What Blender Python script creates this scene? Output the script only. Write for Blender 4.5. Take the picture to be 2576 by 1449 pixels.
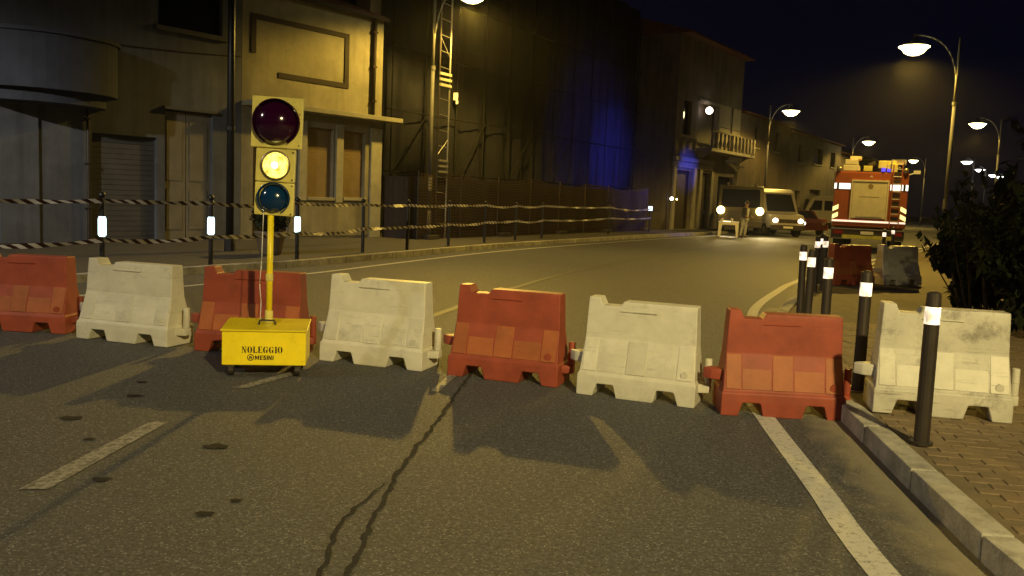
import bpy, bmesh, math, random
from mathutils import Vector, Matrix
random.seed(7)
R = math.radians
S = bpy.context.scene
for o in list(bpy.data.objects): bpy.data.objects.remove(o)
COL = S.collection

# ------------------------------------------------------------------ camera
PITCH, ROLL = R(5.992), R(2.405)
cd = bpy.data.cameras.new('camera'); cam = bpy.data.objects.new('camera', cd); COL.objects.link(cam)
cp, sp, cr, sr = math.cos(PITCH), math.sin(PITCH), math.cos(ROLL), math.sin(ROLL)
right = Vector((cr, sr*sp, sr*cp)); up = Vector((-sr, cr*sp, cr*cp)); fwd = Vector((0, cp, -sp))
cam.matrix_world = Matrix(((right.x, up.x, -fwd.x, 0), (right.y, up.y, -fwd.y, 0), (right.z, up.z, -fwd.z, 1.6), (0, 0, 0, 1)))
cd.sensor_width = 36; cd.lens = 36*2232/2576; cd.clip_end = 2000; cd.clip_start = .05
S.camera = cam
# ------------------------------------------------------------------ night sky
W = bpy.data.worlds.new('World'); S.world = W; W.use_nodes = True
wn, wl = W.node_tree.nodes, W.node_tree.links
sky = wn.new('ShaderNodeTexSky'); sky.sky_type = 'NISHITA'; sky.sun_disc = False
sky.sun_elevation = R(-4.5); sky.sun_rotation = R(200)
bg = wn['Background']; glow = wn.new('ShaderNodeMix'); glow.data_type = 'RGBA'; glow.blend_type = 'ADD'; glow.inputs['Factor'].default_value = 1
glow.inputs['B'].default_value = (.012, .012, .04, 1)      # faint night sky glow, the same in every direction
wl.new(sky.outputs['Color'], glow.inputs['A']); wl.new(glow.outputs['Result'], bg.inputs['Color']); bg.inputs['Strength'].default_value = 0.12
# ------------------------------------------------------------------ exposure
S.view_settings.view_transform = 'Standard'; S.view_settings.look = 'None'
S.view_settings.exposure = 0.0; S.view_settings.gamma = 1.0
S.view_settings.use_curve_mapping = False

# ------------------------------------------------------------------ materials
def mat(name, col, rough=.7, metal=0, var=.25, scale=6, bump=0, bscale=60, spec=.5, col2=None, emit=None, estr=0, dirt=0, streak=0, evar=0):
    m = bpy.data.materials.new(name); m.use_nodes = True
    n, l = m.node_tree.nodes, m.node_tree.links
    b = n['Principled BSDF']
    b.inputs['Roughness'].default_value = rough; b.inputs['Metallic'].default_value = metal
    b.inputs['Specular IOR Level'].default_value = spec
    tc = n.new('ShaderNodeTexCoord')
    nz = n.new('ShaderNodeTexNoise'); nz.inputs['Scale'].default_value = scale; nz.inputs['Detail'].default_value = 6
    nz.inputs['Roughness'].default_value = .65
    oi = n.new('ShaderNodeObjectInfo'); sc_ = n.new('ShaderNodeMath'); sc_.operation = 'MULTIPLY'; sc_.inputs[1].default_value = 40; l.new(oi.outputs['Random'], sc_.inputs[0])
    va = n.new('ShaderNodeVectorMath'); va.operation = 'ADD'; l.new(tc.outputs['Object'], va.inputs[0]); l.new(sc_.outputs[0], va.inputs[1]); vec = va.outputs[0]   # each object wears differently
    l.new(vec, nz.inputs['Vector'])
    mx = n.new('ShaderNodeMix'); mx.data_type = 'RGBA'
    c2 = col2 or tuple(c*(1-var) for c in col)
    mx.inputs['A'].default_value = (*c2, 1); mx.inputs['B'].default_value = (*(min(1, c*(1+var*.5)) for c in col), 1)
    rp = n.new('ShaderNodeMapRange'); rp.inputs['From Min'].default_value = .3; rp.inputs['From Max'].default_value = .7
    l.new(nz.outputs['Fac'], rp.inputs['Value']); l.new(rp.outputs[0], mx.inputs['Factor'])
    out = mx.outputs['Result']
    if dirt:
        hs = n.new('ShaderNodeHueSaturation'); tr_ = n.new('ShaderNodeMapRange'); tr_.inputs['To Min'].default_value = .86; tr_.inputs['To Max'].default_value = 1.1
        l.new(oi.outputs['Random'], tr_.inputs['Value']); l.new(tr_.outputs[0], hs.inputs['Value']); l.new(out, hs.inputs['Color']); out = hs.outputs['Color']
    if dirt:
        n2 = n.new('ShaderNodeTexNoise'); n2.inputs['Scale'].default_value = 3.2; n2.inputs['Detail'].default_value = 9; n2.inputs['Roughness'].default_value = .75
        l.new(vec, n2.inputs['Vector'])
        r2 = n.new('ShaderNodeMapRange'); r2.inputs['From Min'].default_value = .56-.05*(dirt > .8); r2.inputs['From Max'].default_value = .72-.04*(dirt > .8); r2.inputs['To Max'].default_value = dirt
        l.new(n2.outputs['Fac'], r2.inputs['Value'])
        m2 = n.new('ShaderNodeMix'); m2.data_type = 'RGBA'; m2.inputs['B'].default_value = (.06, .045, .03, 1)
        l.new(out, m2.inputs['A']); l.new(r2.outputs[0], m2.inputs['Factor']); out = m2.outputs['Result']
        n4 = n.new('ShaderNodeTexNoise'); n4.inputs['Scale'].default_value = 1; n4.inputs['Detail'].default_value = 5; n4.inputs['Roughness'].default_value = .8
        vm_ = n.new('ShaderNodeVectorMath'); vm_.operation = 'MULTIPLY'; vm_.inputs[1].default_value = (2.5, 2.5, 38); l.new(vec, vm_.inputs[0]); l.new(vm_.outputs[0], n4.inputs['Vector'])
        r4 = n.new('ShaderNodeMapRange'); r4.inputs['From Min'].default_value = .59; r4.inputs['From Max'].default_value = .66; r4.inputs['To Max'].default_value = dirt*.7; l.new(n4.outputs['Fac'], r4.inputs['Value'])
        m4 = n.new('ShaderNodeMix'); m4.data_type = 'RGBA'; m4.inputs['B'].default_value = (.03, .027, .024, 1); l.new(out, m4.inputs['A']); l.new(r4.outputs[0], m4.inputs['Factor']); out = m4.outputs['Result']
    if streak:
        n3 = n.new('ShaderNodeTexNoise'); n3.inputs['Scale'].default_value = 1; n3.inputs['Detail'].default_value = 7; n3.inputs['Roughness'].default_value = .7
        vs = n.new('ShaderNodeVectorMath'); vs.operation = 'MULTIPLY'; vs.inputs[1].default_value = (2.2, 2.2, .22); l.new(vec, vs.inputs[0]); l.new(vs.outputs[0], n3.inputs['Vector'])
        r3 = n.new('ShaderNodeMapRange'); r3.inputs['From Min'].default_value = .45; r3.inputs['From Max'].default_value = .7; r3.inputs['To Max'].default_value = streak; l.new(n3.outputs['Fac'], r3.inputs['Value'])
        m3 = n.new('ShaderNodeMix'); m3.data_type = 'RGBA'; m3.inputs['B'].default_value = (*(c*.3 for c in col), 1); l.new(out, m3.inputs['A']); l.new(r3.outputs[0], m3.inputs['Factor']); out = m3.outputs['Result']
    l.new(out, b.inputs['Base Color'])
    if bump:
        nb = n.new('ShaderNodeTexNoise'); nb.inputs['Scale'].default_value = bscale; nb.inputs['Detail'].default_value = 4
        l.new(tc.outputs['Object'], nb.inputs['Vector'])
        bp = n.new('ShaderNodeBump'); bp.inputs['Strength'].default_value = bump; bp.inputs['Distance'].default_value = .02
        l.new(nb.outputs['Fac'], bp.inputs['Height']); l.new(bp.outputs[0], b.inputs['Normal'])
    if emit:
        b.inputs['Emission Color'].default_value = (*emit, 1); b.inputs['Emission Strength'].default_value = estr
        if evar:
            e1 = n.new('ShaderNodeTexNoise'); e1.inputs['Scale'].default_value = evar; e1.inputs['Detail'].default_value = 3; l.new(vec, e1.inputs['Vector'])
            e2 = n.new('ShaderNodeMapRange'); e2.inputs['From Min'].default_value = .35; e2.inputs['From Max'].default_value = .6; e2.inputs['To Min'].default_value = .25*estr; e2.inputs['To Max'].default_value = 1.2*estr
            l.new(e1.outputs['Fac'], e2.inputs['Value']); l.new(e2.outputs[0], b.inputs['Emission Strength'])
    return m

def asphalt_mat(name, base, lo, patch):
    m = bpy.data.materials.new(name); m.use_nodes = True
    n, l = m.node_tree.nodes, m.node_tree.links; b = n['Principled BSDF']
    b.inputs['Roughness'].default_value = .72; b.inputs['Specular IOR Level'].default_value = .4
    tc = n.new('ShaderNodeTexCoord')
    def noise(s, d=5, r=.6):
        k = n.new('ShaderNodeTexNoise'); k.inputs['Scale'].default_value = s; k.inputs['Detail'].default_value = d; k.inputs['Roughness'].default_value = r
        l.new(tc.outputs['Object'], k.inputs['Vector']); return k.outputs['Fac']
    def rng(f, a, c, x=0, y=1):
        k = n.new('ShaderNodeMapRange'); k.inputs['From Min'].default_value = a; k.inputs['From Max'].default_value = c
        k.inputs['To Min'].default_value = x; k.inputs['To Max'].default_value = y; l.new(f, k.inputs['Value']); return k.outputs[0]
    def mix(a, bb, f):
        k = n.new('ShaderNodeMix'); k.data_type = 'RGBA'
        for s, v in (('A', a), ('B', bb)):
            if isinstance(v, tuple): k.inputs[s].default_value = (*v, 1)
            else: l.new(v, k.inputs[s])
        l.new(f, k.inputs['Factor']); return k.outputs['Result']
    vo = n.new('ShaderNodeTexVoronoi'); vo.inputs['Scale'].default_value = 115; l.new(tc.outputs['Object'], vo.inputs['Vector'])
    c = mix(lo, base, rng(noise(38, 3, .7), .35, .65))
    c = mix(c, patch, rng(noise(.55, 5, .6), .42, .68, 0, .55))
    sep = n.new('ShaderNodeSeparateColor'); l.new(vo.outputs['Color'], sep.inputs[0])
    c = mix(c, tuple(min(1, x*2.2) for x in base), rng(sep.outputs[0], .88, .97, 0, .8))
    c = mix(c, tuple(x*.3 for x in base), rng(sep.outputs[1], .86, .95, 0, .75))
    l.new(c, b.inputs['Base Color'])
    bp = n.new('ShaderNodeBump'); bp.inputs['Strength'].default_value = 1; bp.inputs['Distance'].default_value = .02
    l.new(noise(80, 3, .7), bp.inputs['Height']); l.new(bp.outputs[0], b.inputs['Normal'])
    return m

def paint_mat(name, col, wear, under):
    m = bpy.data.materials.new(name); m.use_nodes = True
    n, l = m.node_tree.nodes, m.node_tree.links; b = n['Principled BSDF']; b.inputs['Roughness'].default_value = .7
    tc = n.new('ShaderNodeTexCoord'); k = n.new('ShaderNodeTexNoise'); k.inputs['Scale'].default_value = 26; k.inputs['Detail'].default_value = 8; k.inputs['Roughness'].default_value = .8
    l.new(tc.outputs['Object'], k.inputs['Vector'])
    r = n.new('ShaderNodeMapRange'); r.inputs['From Min'].default_value = wear; r.inputs['From Max'].default_value = wear+.14
    l.new(k.outputs['Fac'], r.inputs['Value'])
    x = n.new('ShaderNodeMix'); x.data_type = 'RGBA'; x.inputs['A'].default_value = (*under, 1); x.inputs['B'].default_value = (*col, 1)
    l.new(r.outputs[0], x.inputs['Factor']); l.new(x.outputs['Result'], b.inputs['Base Color'])
    bp = n.new('ShaderNodeBump'); bp.inputs['Strength'].default_value = .5; bp.inputs['Distance'].default_value = .01
    l.new(k.outputs['Fac'], bp.inputs['Height']); l.new(bp.outputs[0], b.inputs['Normal'])
    return m

def stripe_mat():
    m = bpy.data.materials.new('barrier tape'); m.use_nodes = True
    n, l = m.node_tree.nodes, m.node_tree.links; b = n['Principled BSDF']; b.inputs['Roughness'].default_value = .35
    uv = n.new('ShaderNodeUVMap'); sx = n.new('ShaderNodeSeparateXYZ'); l.new(uv.outputs[0], sx.inputs[0])
    a = n.new('ShaderNodeMath'); a.operation = 'ADD'; l.new(sx.outputs[0], a.inputs[0]); l.new(sx.outputs[1], a.inputs[1])
    f = n.new('ShaderNodeMath'); f.operation = 'FRACT'; l.new(a.outputs[0], f.inputs[0])
    g = n.new('ShaderNodeMath'); g.operation = 'GREATER_THAN'; g.inputs[1].default_value = .5; l.new(f.outputs[0], g.inputs[0])
    x = n.new('ShaderNodeMix'); x.data_type = 'RGBA'; x.inputs['A'].default_value = (.5, .47, .42, 1); x.inputs['B'].default_value = (.03, .01, .008, 1)
    l.new(g.outputs[0], x.inputs['Factor']); l.new(x.outputs['Result'], b.inputs['Base Color'])
    return m

SOD = (1.0, .635, .10)     # sodium street light
M = {
 'asphalt': asphalt_mat('asphalt', (.135, .136, .145), (.055, .055, .058), (.09, .089, .092)),
 'pave': asphalt_mat('pavement asphalt', (.12, .112, .1), (.085, .08, .072), (.09, .08, .07)),
 'earth': mat('earth', (.05, .045, .03), .95),
 'kerb': mat('kerb concrete', (.44, .42, .36), .85, var=.45, scale=5, bump=.5, bscale=45, dirt=.5),
 'paver': mat('clay paver', (.2, .148, .085), .85, var=.25, scale=4, bump=.4, bscale=50),
 'joint': mat('sand joint', (.17, .135, .08), .95, bump=.4),
 'line': paint_mat('road paint', (.52, .51, .48), .34, (.1, .095, .085)),
 'lineold': paint_mat('worn road paint', (.13, .124, .112), .5, (.075, .073, .07)),
 'linemid': paint_mat('half worn road paint', (.3, .29, .27), .42, (.08, .075, .07)),
 'tar': mat('bitumen seal', (.05, .047, .043), .95, var=.4, scale=20, bump=.3, spec=.05),
 'stain': mat('oil stain', (.036, .033, .03), .9, spec=.1, var=.5, scale=30),
 'sand': mat('gutter grit', (.135, .12, .085), .95, var=.3, scale=12, bump=.5, bscale=90),
 'bwhite': mat('white polyethylene', (.58, .56, .48), .55, var=.16, scale=5, bump=.06, bscale=25, dirt=.35),
 'bwhite2': mat('scuffed white polyethylene', (.57, .55, .47), .55, var=.2, scale=4, bump=.06, bscale=25, dirt=.81),
 'bred': mat('orange red polyethylene', (.3, .064, .036), .55, var=.25, scale=5, spec=.3, bump=.06, bscale=25, dirt=.2),
 'borange': mat('rib orange polyethylene', (.33, .1, .034), .55, var=.2, scale=6, spec=.3, bump=.06, bscale=25, dirt=.15),  # ribs more orange than the barrier body
 'yellow': mat('yellow enamel', (.85, .68, .012), .38, var=.12, scale=5, bump=.03, bscale=30, dirt=.25),
 'yellowd': mat('aged yellow enamel', (.72, .63, .17), .42, var=.2, scale=7, dirt=.3),
 'black': mat('black paint', (.012, .011, .011), .45, var=.3),
 'dark': mat('dark metal', (.05, .04, .033), .5, metal=.4, var=.3),
 'ink': mat('stencil ink', (.02, .008, .006), .7),
 'redlens': mat('red lens', (.022, .001, .018), .12, spec=.8, var=.1),
 'bluelens': mat('blue green lens', (.003, .028, .09), .16, spec=.8, var=.1),
 'ylens': mat('lit amber lens', (.8, .6, .1), .3, emit=(1, .8, .14), estr=2.1, var=.1, evar=16),
 'ylens2': mat('lamp core', (.9, .8, .3), .3, emit=(1, .9, .4), estr=5, var=.1),
 'chrome': mat('lamp rim', (.35, .3, .2), .3, metal=.8),
 'white': mat('white plastic', (.7, .68, .64), .5, var=.1),
 'reflL_glow': mat('glow-painted cool white sleeve', (.85, .88, .9), .4, emit=(.6, .92, 1), estr=2.6, var=.03),  # reflector glow painted in as emission; the sleeve is no lamp
 'reflR_glow': mat('glow-painted white reflective sleeve', (.9, .85, .8), .4, emit=(1, .8, .6), estr=1.4, var=.03, evar=14),  # band only reflects; the light it returns is painted as emission
 'greyA': mat('grey render', (.12, .128, .145), .92, var=.3, scale=1.2, bump=.25, bscale=40, dirt=.3, streak=.6),
 'greyA2': mat('grey shutter', (.075, .072, .068), .8, var=.2, scale=3),
 'creamA': mat('cream door paint', (.19, .17, .12), .75, var=.2, scale=3, bump=.1),
 'bluegrey_shade': mat('blue grey painted shade', (.045, .05, .07), .9, var=.3, scale=2),  # balcony stands unlit; that shade is painted into its colour
 'yelB': mat('ochre render', (.34, .31, .2), .92, var=.28, scale=1.3, bump=.3, bscale=40, dirt=.25, streak=.55),
 'creamB': mat('cream stone', (.36, .34, .24), .85, var=.2, scale=3, bump=.15, dirt=.2),
 'brown': mat('brown moulding', (.03, .018, .008), .8, var=.3, scale=6),
 'shutB': mat('roller shutter', (.24, .17, .08), .65, var=.15, scale=4),
 'net': mat('dark scaffold netting', (.009, .009, .016), .97, var=.5, scale=1.5, bump=.5, bscale=5),
 'steel': mat('galvanised steel', (.35, .34, .31), .45, metal=.7, var=.3, scale=8),
 'polem': mat('painted lamp pole', (.11, .105, .09), .7, metal=0, var=.25, scale=6),
 'mesh': mat('orange plastic mesh', (.045, .02, .011), .85, var=.3, scale=3),
 'rendC': mat('pale render', (.2, .175, .14), .92, var=.35, scale=.8, bump=.25, bscale=25, dirt=.3, streak=.6),
 'stoneC': mat('pale stone trim', (.3, .28, .24), .85, var=.25, scale=2),
 'rendD': mat('brown render', (.15, .12, .09), .92, var=.35, scale=.8, bump=.25, bscale=25, streak=.5),
 'woodd': mat('dark wood', (.035, .022, .015), .7, var=.4, scale=5),
 'shutC': mat('light shutter', (.34, .3, .2), .7, var=.2, scale=5),
 'glass': mat('dark glass', (.012, .013, .015), .08, spec=.8, var=.2),
 'tile': mat('roof tile', (.16, .07, .04), .85, var=.4, scale=5),
 'tred': mat('fire engine red', (.34, .09, .035), .3, var=.15, scale=3, dirt=.15),
 'tdoor': mat('aluminium roller door', (.68, .62, .45), .45, metal=.15, var=.12, scale=5),
 'tyel': mat('glow-painted yellow reflective', (.8, .85, .2), .5, emit=(1, .92, .35), estr=1.2, var=.05),  # fire engine marks: retroreflected light put in as emission
 'twhite': mat('glow-painted white reflective', (.9, .95, .95), .5, emit=(.9, 1, .96), estr=1.2, var=.05),  # emission stands in for light thrown back by the white bands
 'tpink': mat('glow-painted reflective line', (.9, .75, .6), .5, emit=(1, .8, .6), estr=1.1, var=.05),  # self-glow painted in where the line would throw light back
 'tbump': mat('yellow bumper', (.5, .48, .08), .5, var=.3),
 'tyre': mat('tyre rubber', (.015, .015, .014), .85, var=.3),
 'rim': mat('wheel rim', (.25, .22, .18), .5, metal=.5),
 'beacon': mat('blue beacon', (.05, .04, .4), .2, emit=(.12, .08, 1), estr=1.2),
 'cred': mat('dark red car paint', (.07, .01, .008), .35),
 'scaf': mat('matt scaffold tube', (.02, .02, .02), .95, spec=.05),
 'taill': mat('tail lamp', (.2, .01, .01), .25),
 'van': mat('pale van paint', (.4, .37, .34), .35, var=.1, dirt=.15),
 'olive': mat('olive truck paint', (.07, .055, .025), .4, var=.2, dirt=.2),
 'headl': mat('lit headlamp', (1, .9, .6), .3, emit=(1, .74, .26), estr=10),
 'headw': mat('lit pale headlamp', (1, .9, .8), .3, emit=(1, .8, .62), estr=9),
 'bowl': mat('lit lamp bowl', (1, .9, .6), .3, emit=(1, .84, .38), estr=22),
 'bowlw': mat('lit white lamp bowl', (1, 1, 1), .3, emit=(1, .96, .9), estr=10),
 'skin': mat('skin', (.35, .2, .13), .6), 'hair': mat('hair', (.03, .02, .015), .7),
 'jacket': mat('dark jacket', (.02, .018, .02), .85, var=.3), 'trous': mat('grey trousers', (.36, .36, .36), .85, var=.25, scale=9),
 'shirt': mat('white shirt', (.6, .58, .55), .8), 'shoe': mat('shoes', (.02, .02, .02), .6),
 'leaf': mat('dark leaves', (.02, .027, .012), .95, spec=.1, var=.5, scale=3), 'leaf2': mat('planter leaves', (.02, .03, .012), .6, var=.5, scale=9),
 'bark': mat('bark', (.06, .04, .025), .9, var=.3, bump=.4),
 'clay': mat('clay pot', (.16, .115, .07), .85, var=.3, scale=6),
 'wallR': mat('dim garden wall', (.09, .07, .05), .95, var=.3, scale=1.5),
 'tape': stripe_mat(),
}
def grit():
    # asphalt buried in pale grit that has gathered against the kerb
    m = M['asphalt'].copy(); m.name = 'gutter grit'; n, l = m.node_tree.nodes, m.node_tree.links; b = n['Principled BSDF']
    src = b.inputs['Base Color'].links[0].from_socket
    uv = n.new('ShaderNodeUVMap'); sx = n.new('ShaderNodeSeparateXYZ'); l.new(uv.outputs[0], sx.inputs[0])
    tc = n.new('ShaderNodeTexCoord'); k = n.new('ShaderNodeTexNoise'); k.inputs['Scale'].default_value = 5; k.inputs['Detail'].default_value = 7; l.new(tc.outputs['Object'], k.inputs['Vector'])
    a = n.new('ShaderNodeMath'); a.operation = 'MULTIPLY_ADD'; a.inputs[1].default_value = .9; l.new(k.outputs['Fac'], a.inputs[0]); l.new(sx.outputs[0], a.inputs[2])
    r = n.new('ShaderNodeMapRange'); r.inputs['From Min'].default_value = .5; r.inputs['From Max'].default_value = 1.15; r.inputs['To Max'].default_value = .9; l.new(a.outputs[0], r.inputs['Value'])
    x = n.new('ShaderNodeMix'); x.data_type = 'RGBA'; x.inputs['B'].default_value = (.32, .285, .2, 1); l.new(src, x.inputs['A']); l.new(r.outputs[0], x.inputs['Factor']); l.new(x.outputs['Result'], b.inputs['Base Color'])
    return m
M['sand'] = grit()

# ------------------------------------------------------------------ helpers
class MB:
    def __init__(s): s.b = bmesh.new()
    def box(s, c, d, rz=0, rx=0, ry=0):
        m = Matrix.Translation(c) @ Matrix.Rotation(rz, 4, 'Z') @ Matrix.Rotation(rx, 4, 'X') @ Matrix.Rotation(ry, 4, 'Y') @ Matrix.Diagonal((*d, 1))
        bmesh.ops.create_cube(s.b, size=1, matrix=m); return s
    def span(s, x0, x1, y0, y1, z0, z1):
        return s.box(((x0+x1)/2, (y0+y1)/2, (z0+z1)/2), (abs(x1-x0), abs(y1-y0), abs(z1-z0)))
    def cyl(s, p, q, r, r2=None, n=12):
        p, q = Vector(p), Vector(q); d = q-p
        m = Matrix.Translation((p+q)/2) @ d.to_track_quat('Z', 'Y').to_matrix().to_4x4()
        bmesh.ops.create_cone(s.b, cap_ends=True, segments=n, radius1=r, radius2=r if r2 is None else r2, depth=d.length, matrix=m); return s
    def tube(s, pts, r, n=8):
        for a, b in zip(pts[:-1], pts[1:]): s.cyl(a, b, r, n=n)
        return s
    def sph(s, c, r, sc=(1, 1, 1), n=14):
        bmesh.ops.create_uvsphere(s.b, u_segments=n, v_segments=n//2+2, radius=r, matrix=Matrix.Translation(c) @ Matrix.Diagonal((*sc, 1))); return s
    def lathe(s, prof, mtx=Matrix(), n=24):
        rings = []
        for r, z in prof:
            rings.append([s.b.verts.new(mtx @ Vector((r*math.cos(2*math.pi*i/n), r*math.sin(2*math.pi*i/n), z))) for i in range(n)])
        for a, b in zip(rings[:-1], rings[1:]):
            for i in range(n): s.b.faces.new((a[i], a[(i+1) % n], b[(i+1) % n], b[i]))
        return s
    def poly(s, pts):
        s.b.faces.new([s.b.verts.new(p) for p in pts]); return s
    def prism(s, pts, axis, a, b):
        # pts 2D; axis 'y': (x,z) extruded y a..b ; 'x': (y,z) ; 'z': (x,y)
        f = {'y': lambda p, t: (p[0], t, p[1]), 'x': lambda p, t: (t, p[0], p[1]), 'z': lambda p, t: (p[0], p[1], t)}[axis]
        A = [s.b.verts.new(f(p, a)) for p in pts]; B = [s.b.verts.new(f(p, b)) for p in pts]
        n = len(pts)
        s.b.faces.new(A); s.b.faces.new(B[::-1])
        for i in range(n): s.b.faces.new((A[i], B[i], B[(i+1) % n], A[(i+1) % n]))
        return s
    def mesh(s, name, bevel=0, smooth=False, seg=2):
        bmesh.ops.recalc_face_normals(s.b, faces=s.b.faces[:])
        if bevel:
            bmesh.ops.bevel(s.b, geom=s.b.edges[:], offset=bevel, segments=seg, profile=.6, affect='EDGES', clamp_overlap=True)
        me = bpy.data.meshes.new(name); s.b.to_mesh(me); s.b.free()
        if smooth:
            for p in me.polygons: p.use_smooth = True
        return me
    def build(s, name, m, parent=None, bevel=0, smooth=False, seg=2):
        o = bpy.data.objects.new(name, s.mesh(name, bevel, smooth, seg)); COL.objects.link(o)
        o.data.materials.append(M[m] if isinstance(m, str) else m)
        if parent: o.parent = parent
        return o

def obj_from(name, me, m, parent=None):
    o = bpy.data.objects.new(name, me); COL.objects.link(o)
    if m and not me.materials: me.materials.append(M[m])
    if parent: o.parent = parent
    return o
def tag(o, label, cat, group=None):
    o['label'] = label; o['category'] = cat
    if group: o['group'] = group
    return o
def struct(o): o['kind'] = 'structure'; return o
def thing(name, label, cat, loc=(0, 0, 0), rz=0, group=None):
    o = bpy.data.objects.new(name, None); COL.objects.link(o); o.location = loc; o.rotation_euler = (0, 0, rz)
    return tag(o, label, cat, group)
def copy_tree(o, parent=None):
    c = o.copy(); COL.objects.link(c); c.parent = parent
    for ch in list(o.children): copy_tree(ch, c)
    return c

def resample(pts, step):
    # Catmull-Rom then even steps
    P = [Vector(p) for p in pts]; P = [2*P[0]-P[1]]+P+[2*P[-1]-P[-2]]; fine = []
    for i in range(1, len(P)-2):
        for k in range(24):
            t = k/24; a, b, c, d = P[i-1], P[i], P[i+1], P[i+2]
            fine.append(.5*((2*b)+(c-a)*t+(2*a-5*b+4*c-d)*t*t+(3*b-a-3*c+d)*t**3))
    fine.append(P[-2]); out = [fine[0]]; acc = 0
    for a, b in zip(fine[:-1], fine[1:]):
        L = (b-a).length; 
        while acc+L >= step:
            t = (step-acc)/L; a = a.lerp(b, t); out.append(a.copy()); L = (b-a).length; acc = 0
        acc += L
    return out
def offset(pts, d):   # d>0 to the right of travel
    out = []
    for i, p in enumerate(pts):
        t = (pts[min(i+1, len(pts)-1)]-pts[max(i-1, 0)]).normalized()
        out.append(p+Vector((t.y, -t.x))*d)
    return out
def ribbon(name, pts, w0, w1, z, m, parent=None, uvlike=False):
    a, b = offset(pts, w0), offset(pts, w1); mb = MB()
    va = [mb.b.verts.new((p.x, p.y, z)) for p in a]; vb = [mb.b.verts.new((p.x, p.y, z)) for p in b]
    for i in range(len(pts)-1): mb.b.faces.new((va[i], vb[i], vb[i+1], va[i+1]))
    o = mb.build(name, m, parent)
    return o

# ------------------------------------------------------------------ ground, road, pavements
struct(MB().poly([(-290, -290, -.08), (290, -290, -.08), (290, 290, -.08), (-290, 290, -.08)]).build('ground', 'earth'))
road = struct(MB().poly([(-40, -30, 0), (150, -30, 0), (150, 200, 0), (-40, 200, 0)]).build('road', 'asphalt'))
V2 = lambda L: [Vector(p) for p in L]
LK = V2([(-13.2, 1.5), (-11, 5.2), (-8.9, 9.2), (-7.3, 12), (-5.75, 14.8), (-4.2, 17.6), (-2.78, 21), (-.88, 25.5), (1.4, 30), (5.9, 38.5), (9.9, 45.2), (14, 52), (22, 65.5), (34, 85.5), (50, 112), (70, 145)])
RK = V2([(1.3, -9), (1.62, -5), (1.85, -1), (2.05, 1.5), (2.18, 3.6), (2.32, 4.9), (2.5, 6.4), (2.66, 7.7), (2.9, 9.1), (3.22, 10.6), (3.66, 12.2), (4.95, 15.3), (6.6, 18.7), (9.4, 23.7), (12, 28), (14.5, 32.2), (20, 41.4), (28, 54.7), (40, 75), (56, 101), (78, 137)])
LKs, RKs = resample(LK, 1.0), resample(RK, 1.0)
# slabs
def slab(name, edge, far, z, m):
    mb = MB(); mb.prism([(p.x, p.y) for p in edge]+far, 'z', -.05, z); return struct(mb.build(name, m))
pl = slab('left_pavement', offset(LKs, -.16), [(70, 200), (-60, 200), (-60, 1.5)], .125, 'pave')
pr = slab('right_pavement', offset(RKs, .16), [(140, 137), (140, -9)], .116, 'joint')
# kerbs, stone by stone
def kerb(name, pts, side):
    e = bpy.data.objects.new(name, None); COL.objects.link(e); struct(e)
    bases = [MB().box((0, 0, .04), (.985, .15, .19)).mesh('kerb_stone', bevel=.012) for _ in range(1)]
    bases[0].materials.append(M['kerb'])
    for a, b in zip(pts[:-1], pts[1:]):
        if b.y < 2 or a.y > 75: continue
        c = (a+b)/2; d = b-a; o = obj_from('kerb_stone', bases[0], None, e)
        nx = Vector((d.y, -d.x)).normalized()*side*.08
        o.location = (c.x+nx.x, c.y+nx.y, random.uniform(-.003, .003)); o.rotation_euler = (random.uniform(-.012, .012), 0, math.atan2(d.y, d.x)+random.uniform(-.008, .008))
        o.scale.x = d.length
    return e
kerb('left_kerb', LKs, -1); kerb('right_kerb', RKs, 1)
# clay pavers on the right pavement (herringbone-free running bond, each a piece)
pv = MB().box((0, 0, 0), (.198, .098, .06)).mesh('paver', bevel=.004, seg=1); pv.materials.append(M['paver'])
inner = offset(RKs, .17)
def kerb_x(y):
    for a, b in zip(inner[:-1], inner[1:]):
        if a.y <= y <= b.y: return a.x+(b.x-a.x)*(y-a.y)/(b.y-a.y)
    return 1e9
cnt = 0; rest = MB(); ang = R(12)
cells = []
for j in range(-10, 95):
    for i in range(-6, 40):
        u, v = i*.2+(j % 2)*.1, j*.1
        x = 2.2+u*math.cos(ang)+(v)*math.sin(ang); y = 3.0-u*math.sin(ang)+v*math.cos(ang)
        if x < kerb_x(y)+.11 or x > .6*y+.75 or x > 7.5 or y < 3.2 or y > 11.5: continue
        cells.append((y, x))
cells.sort()
for k, (y, x) in enumerate(cells):
    zz = .093+random.uniform(-.003, .004)
    if k < 290:
        o = obj_from('paver', pv, None, pr); o.location = (x, y, zz)
        o.rotation_euler = (random.uniform(-.015, .015), random.uniform(-.015, .015), -ang+random.uniform(-.02, .02))
    else: rest.box((x, y, zz), (.194, .094, .06), -ang)
ro = rest.build('paver_field', 'paver', pr); ro['kind'] = 'stuff'
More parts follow.
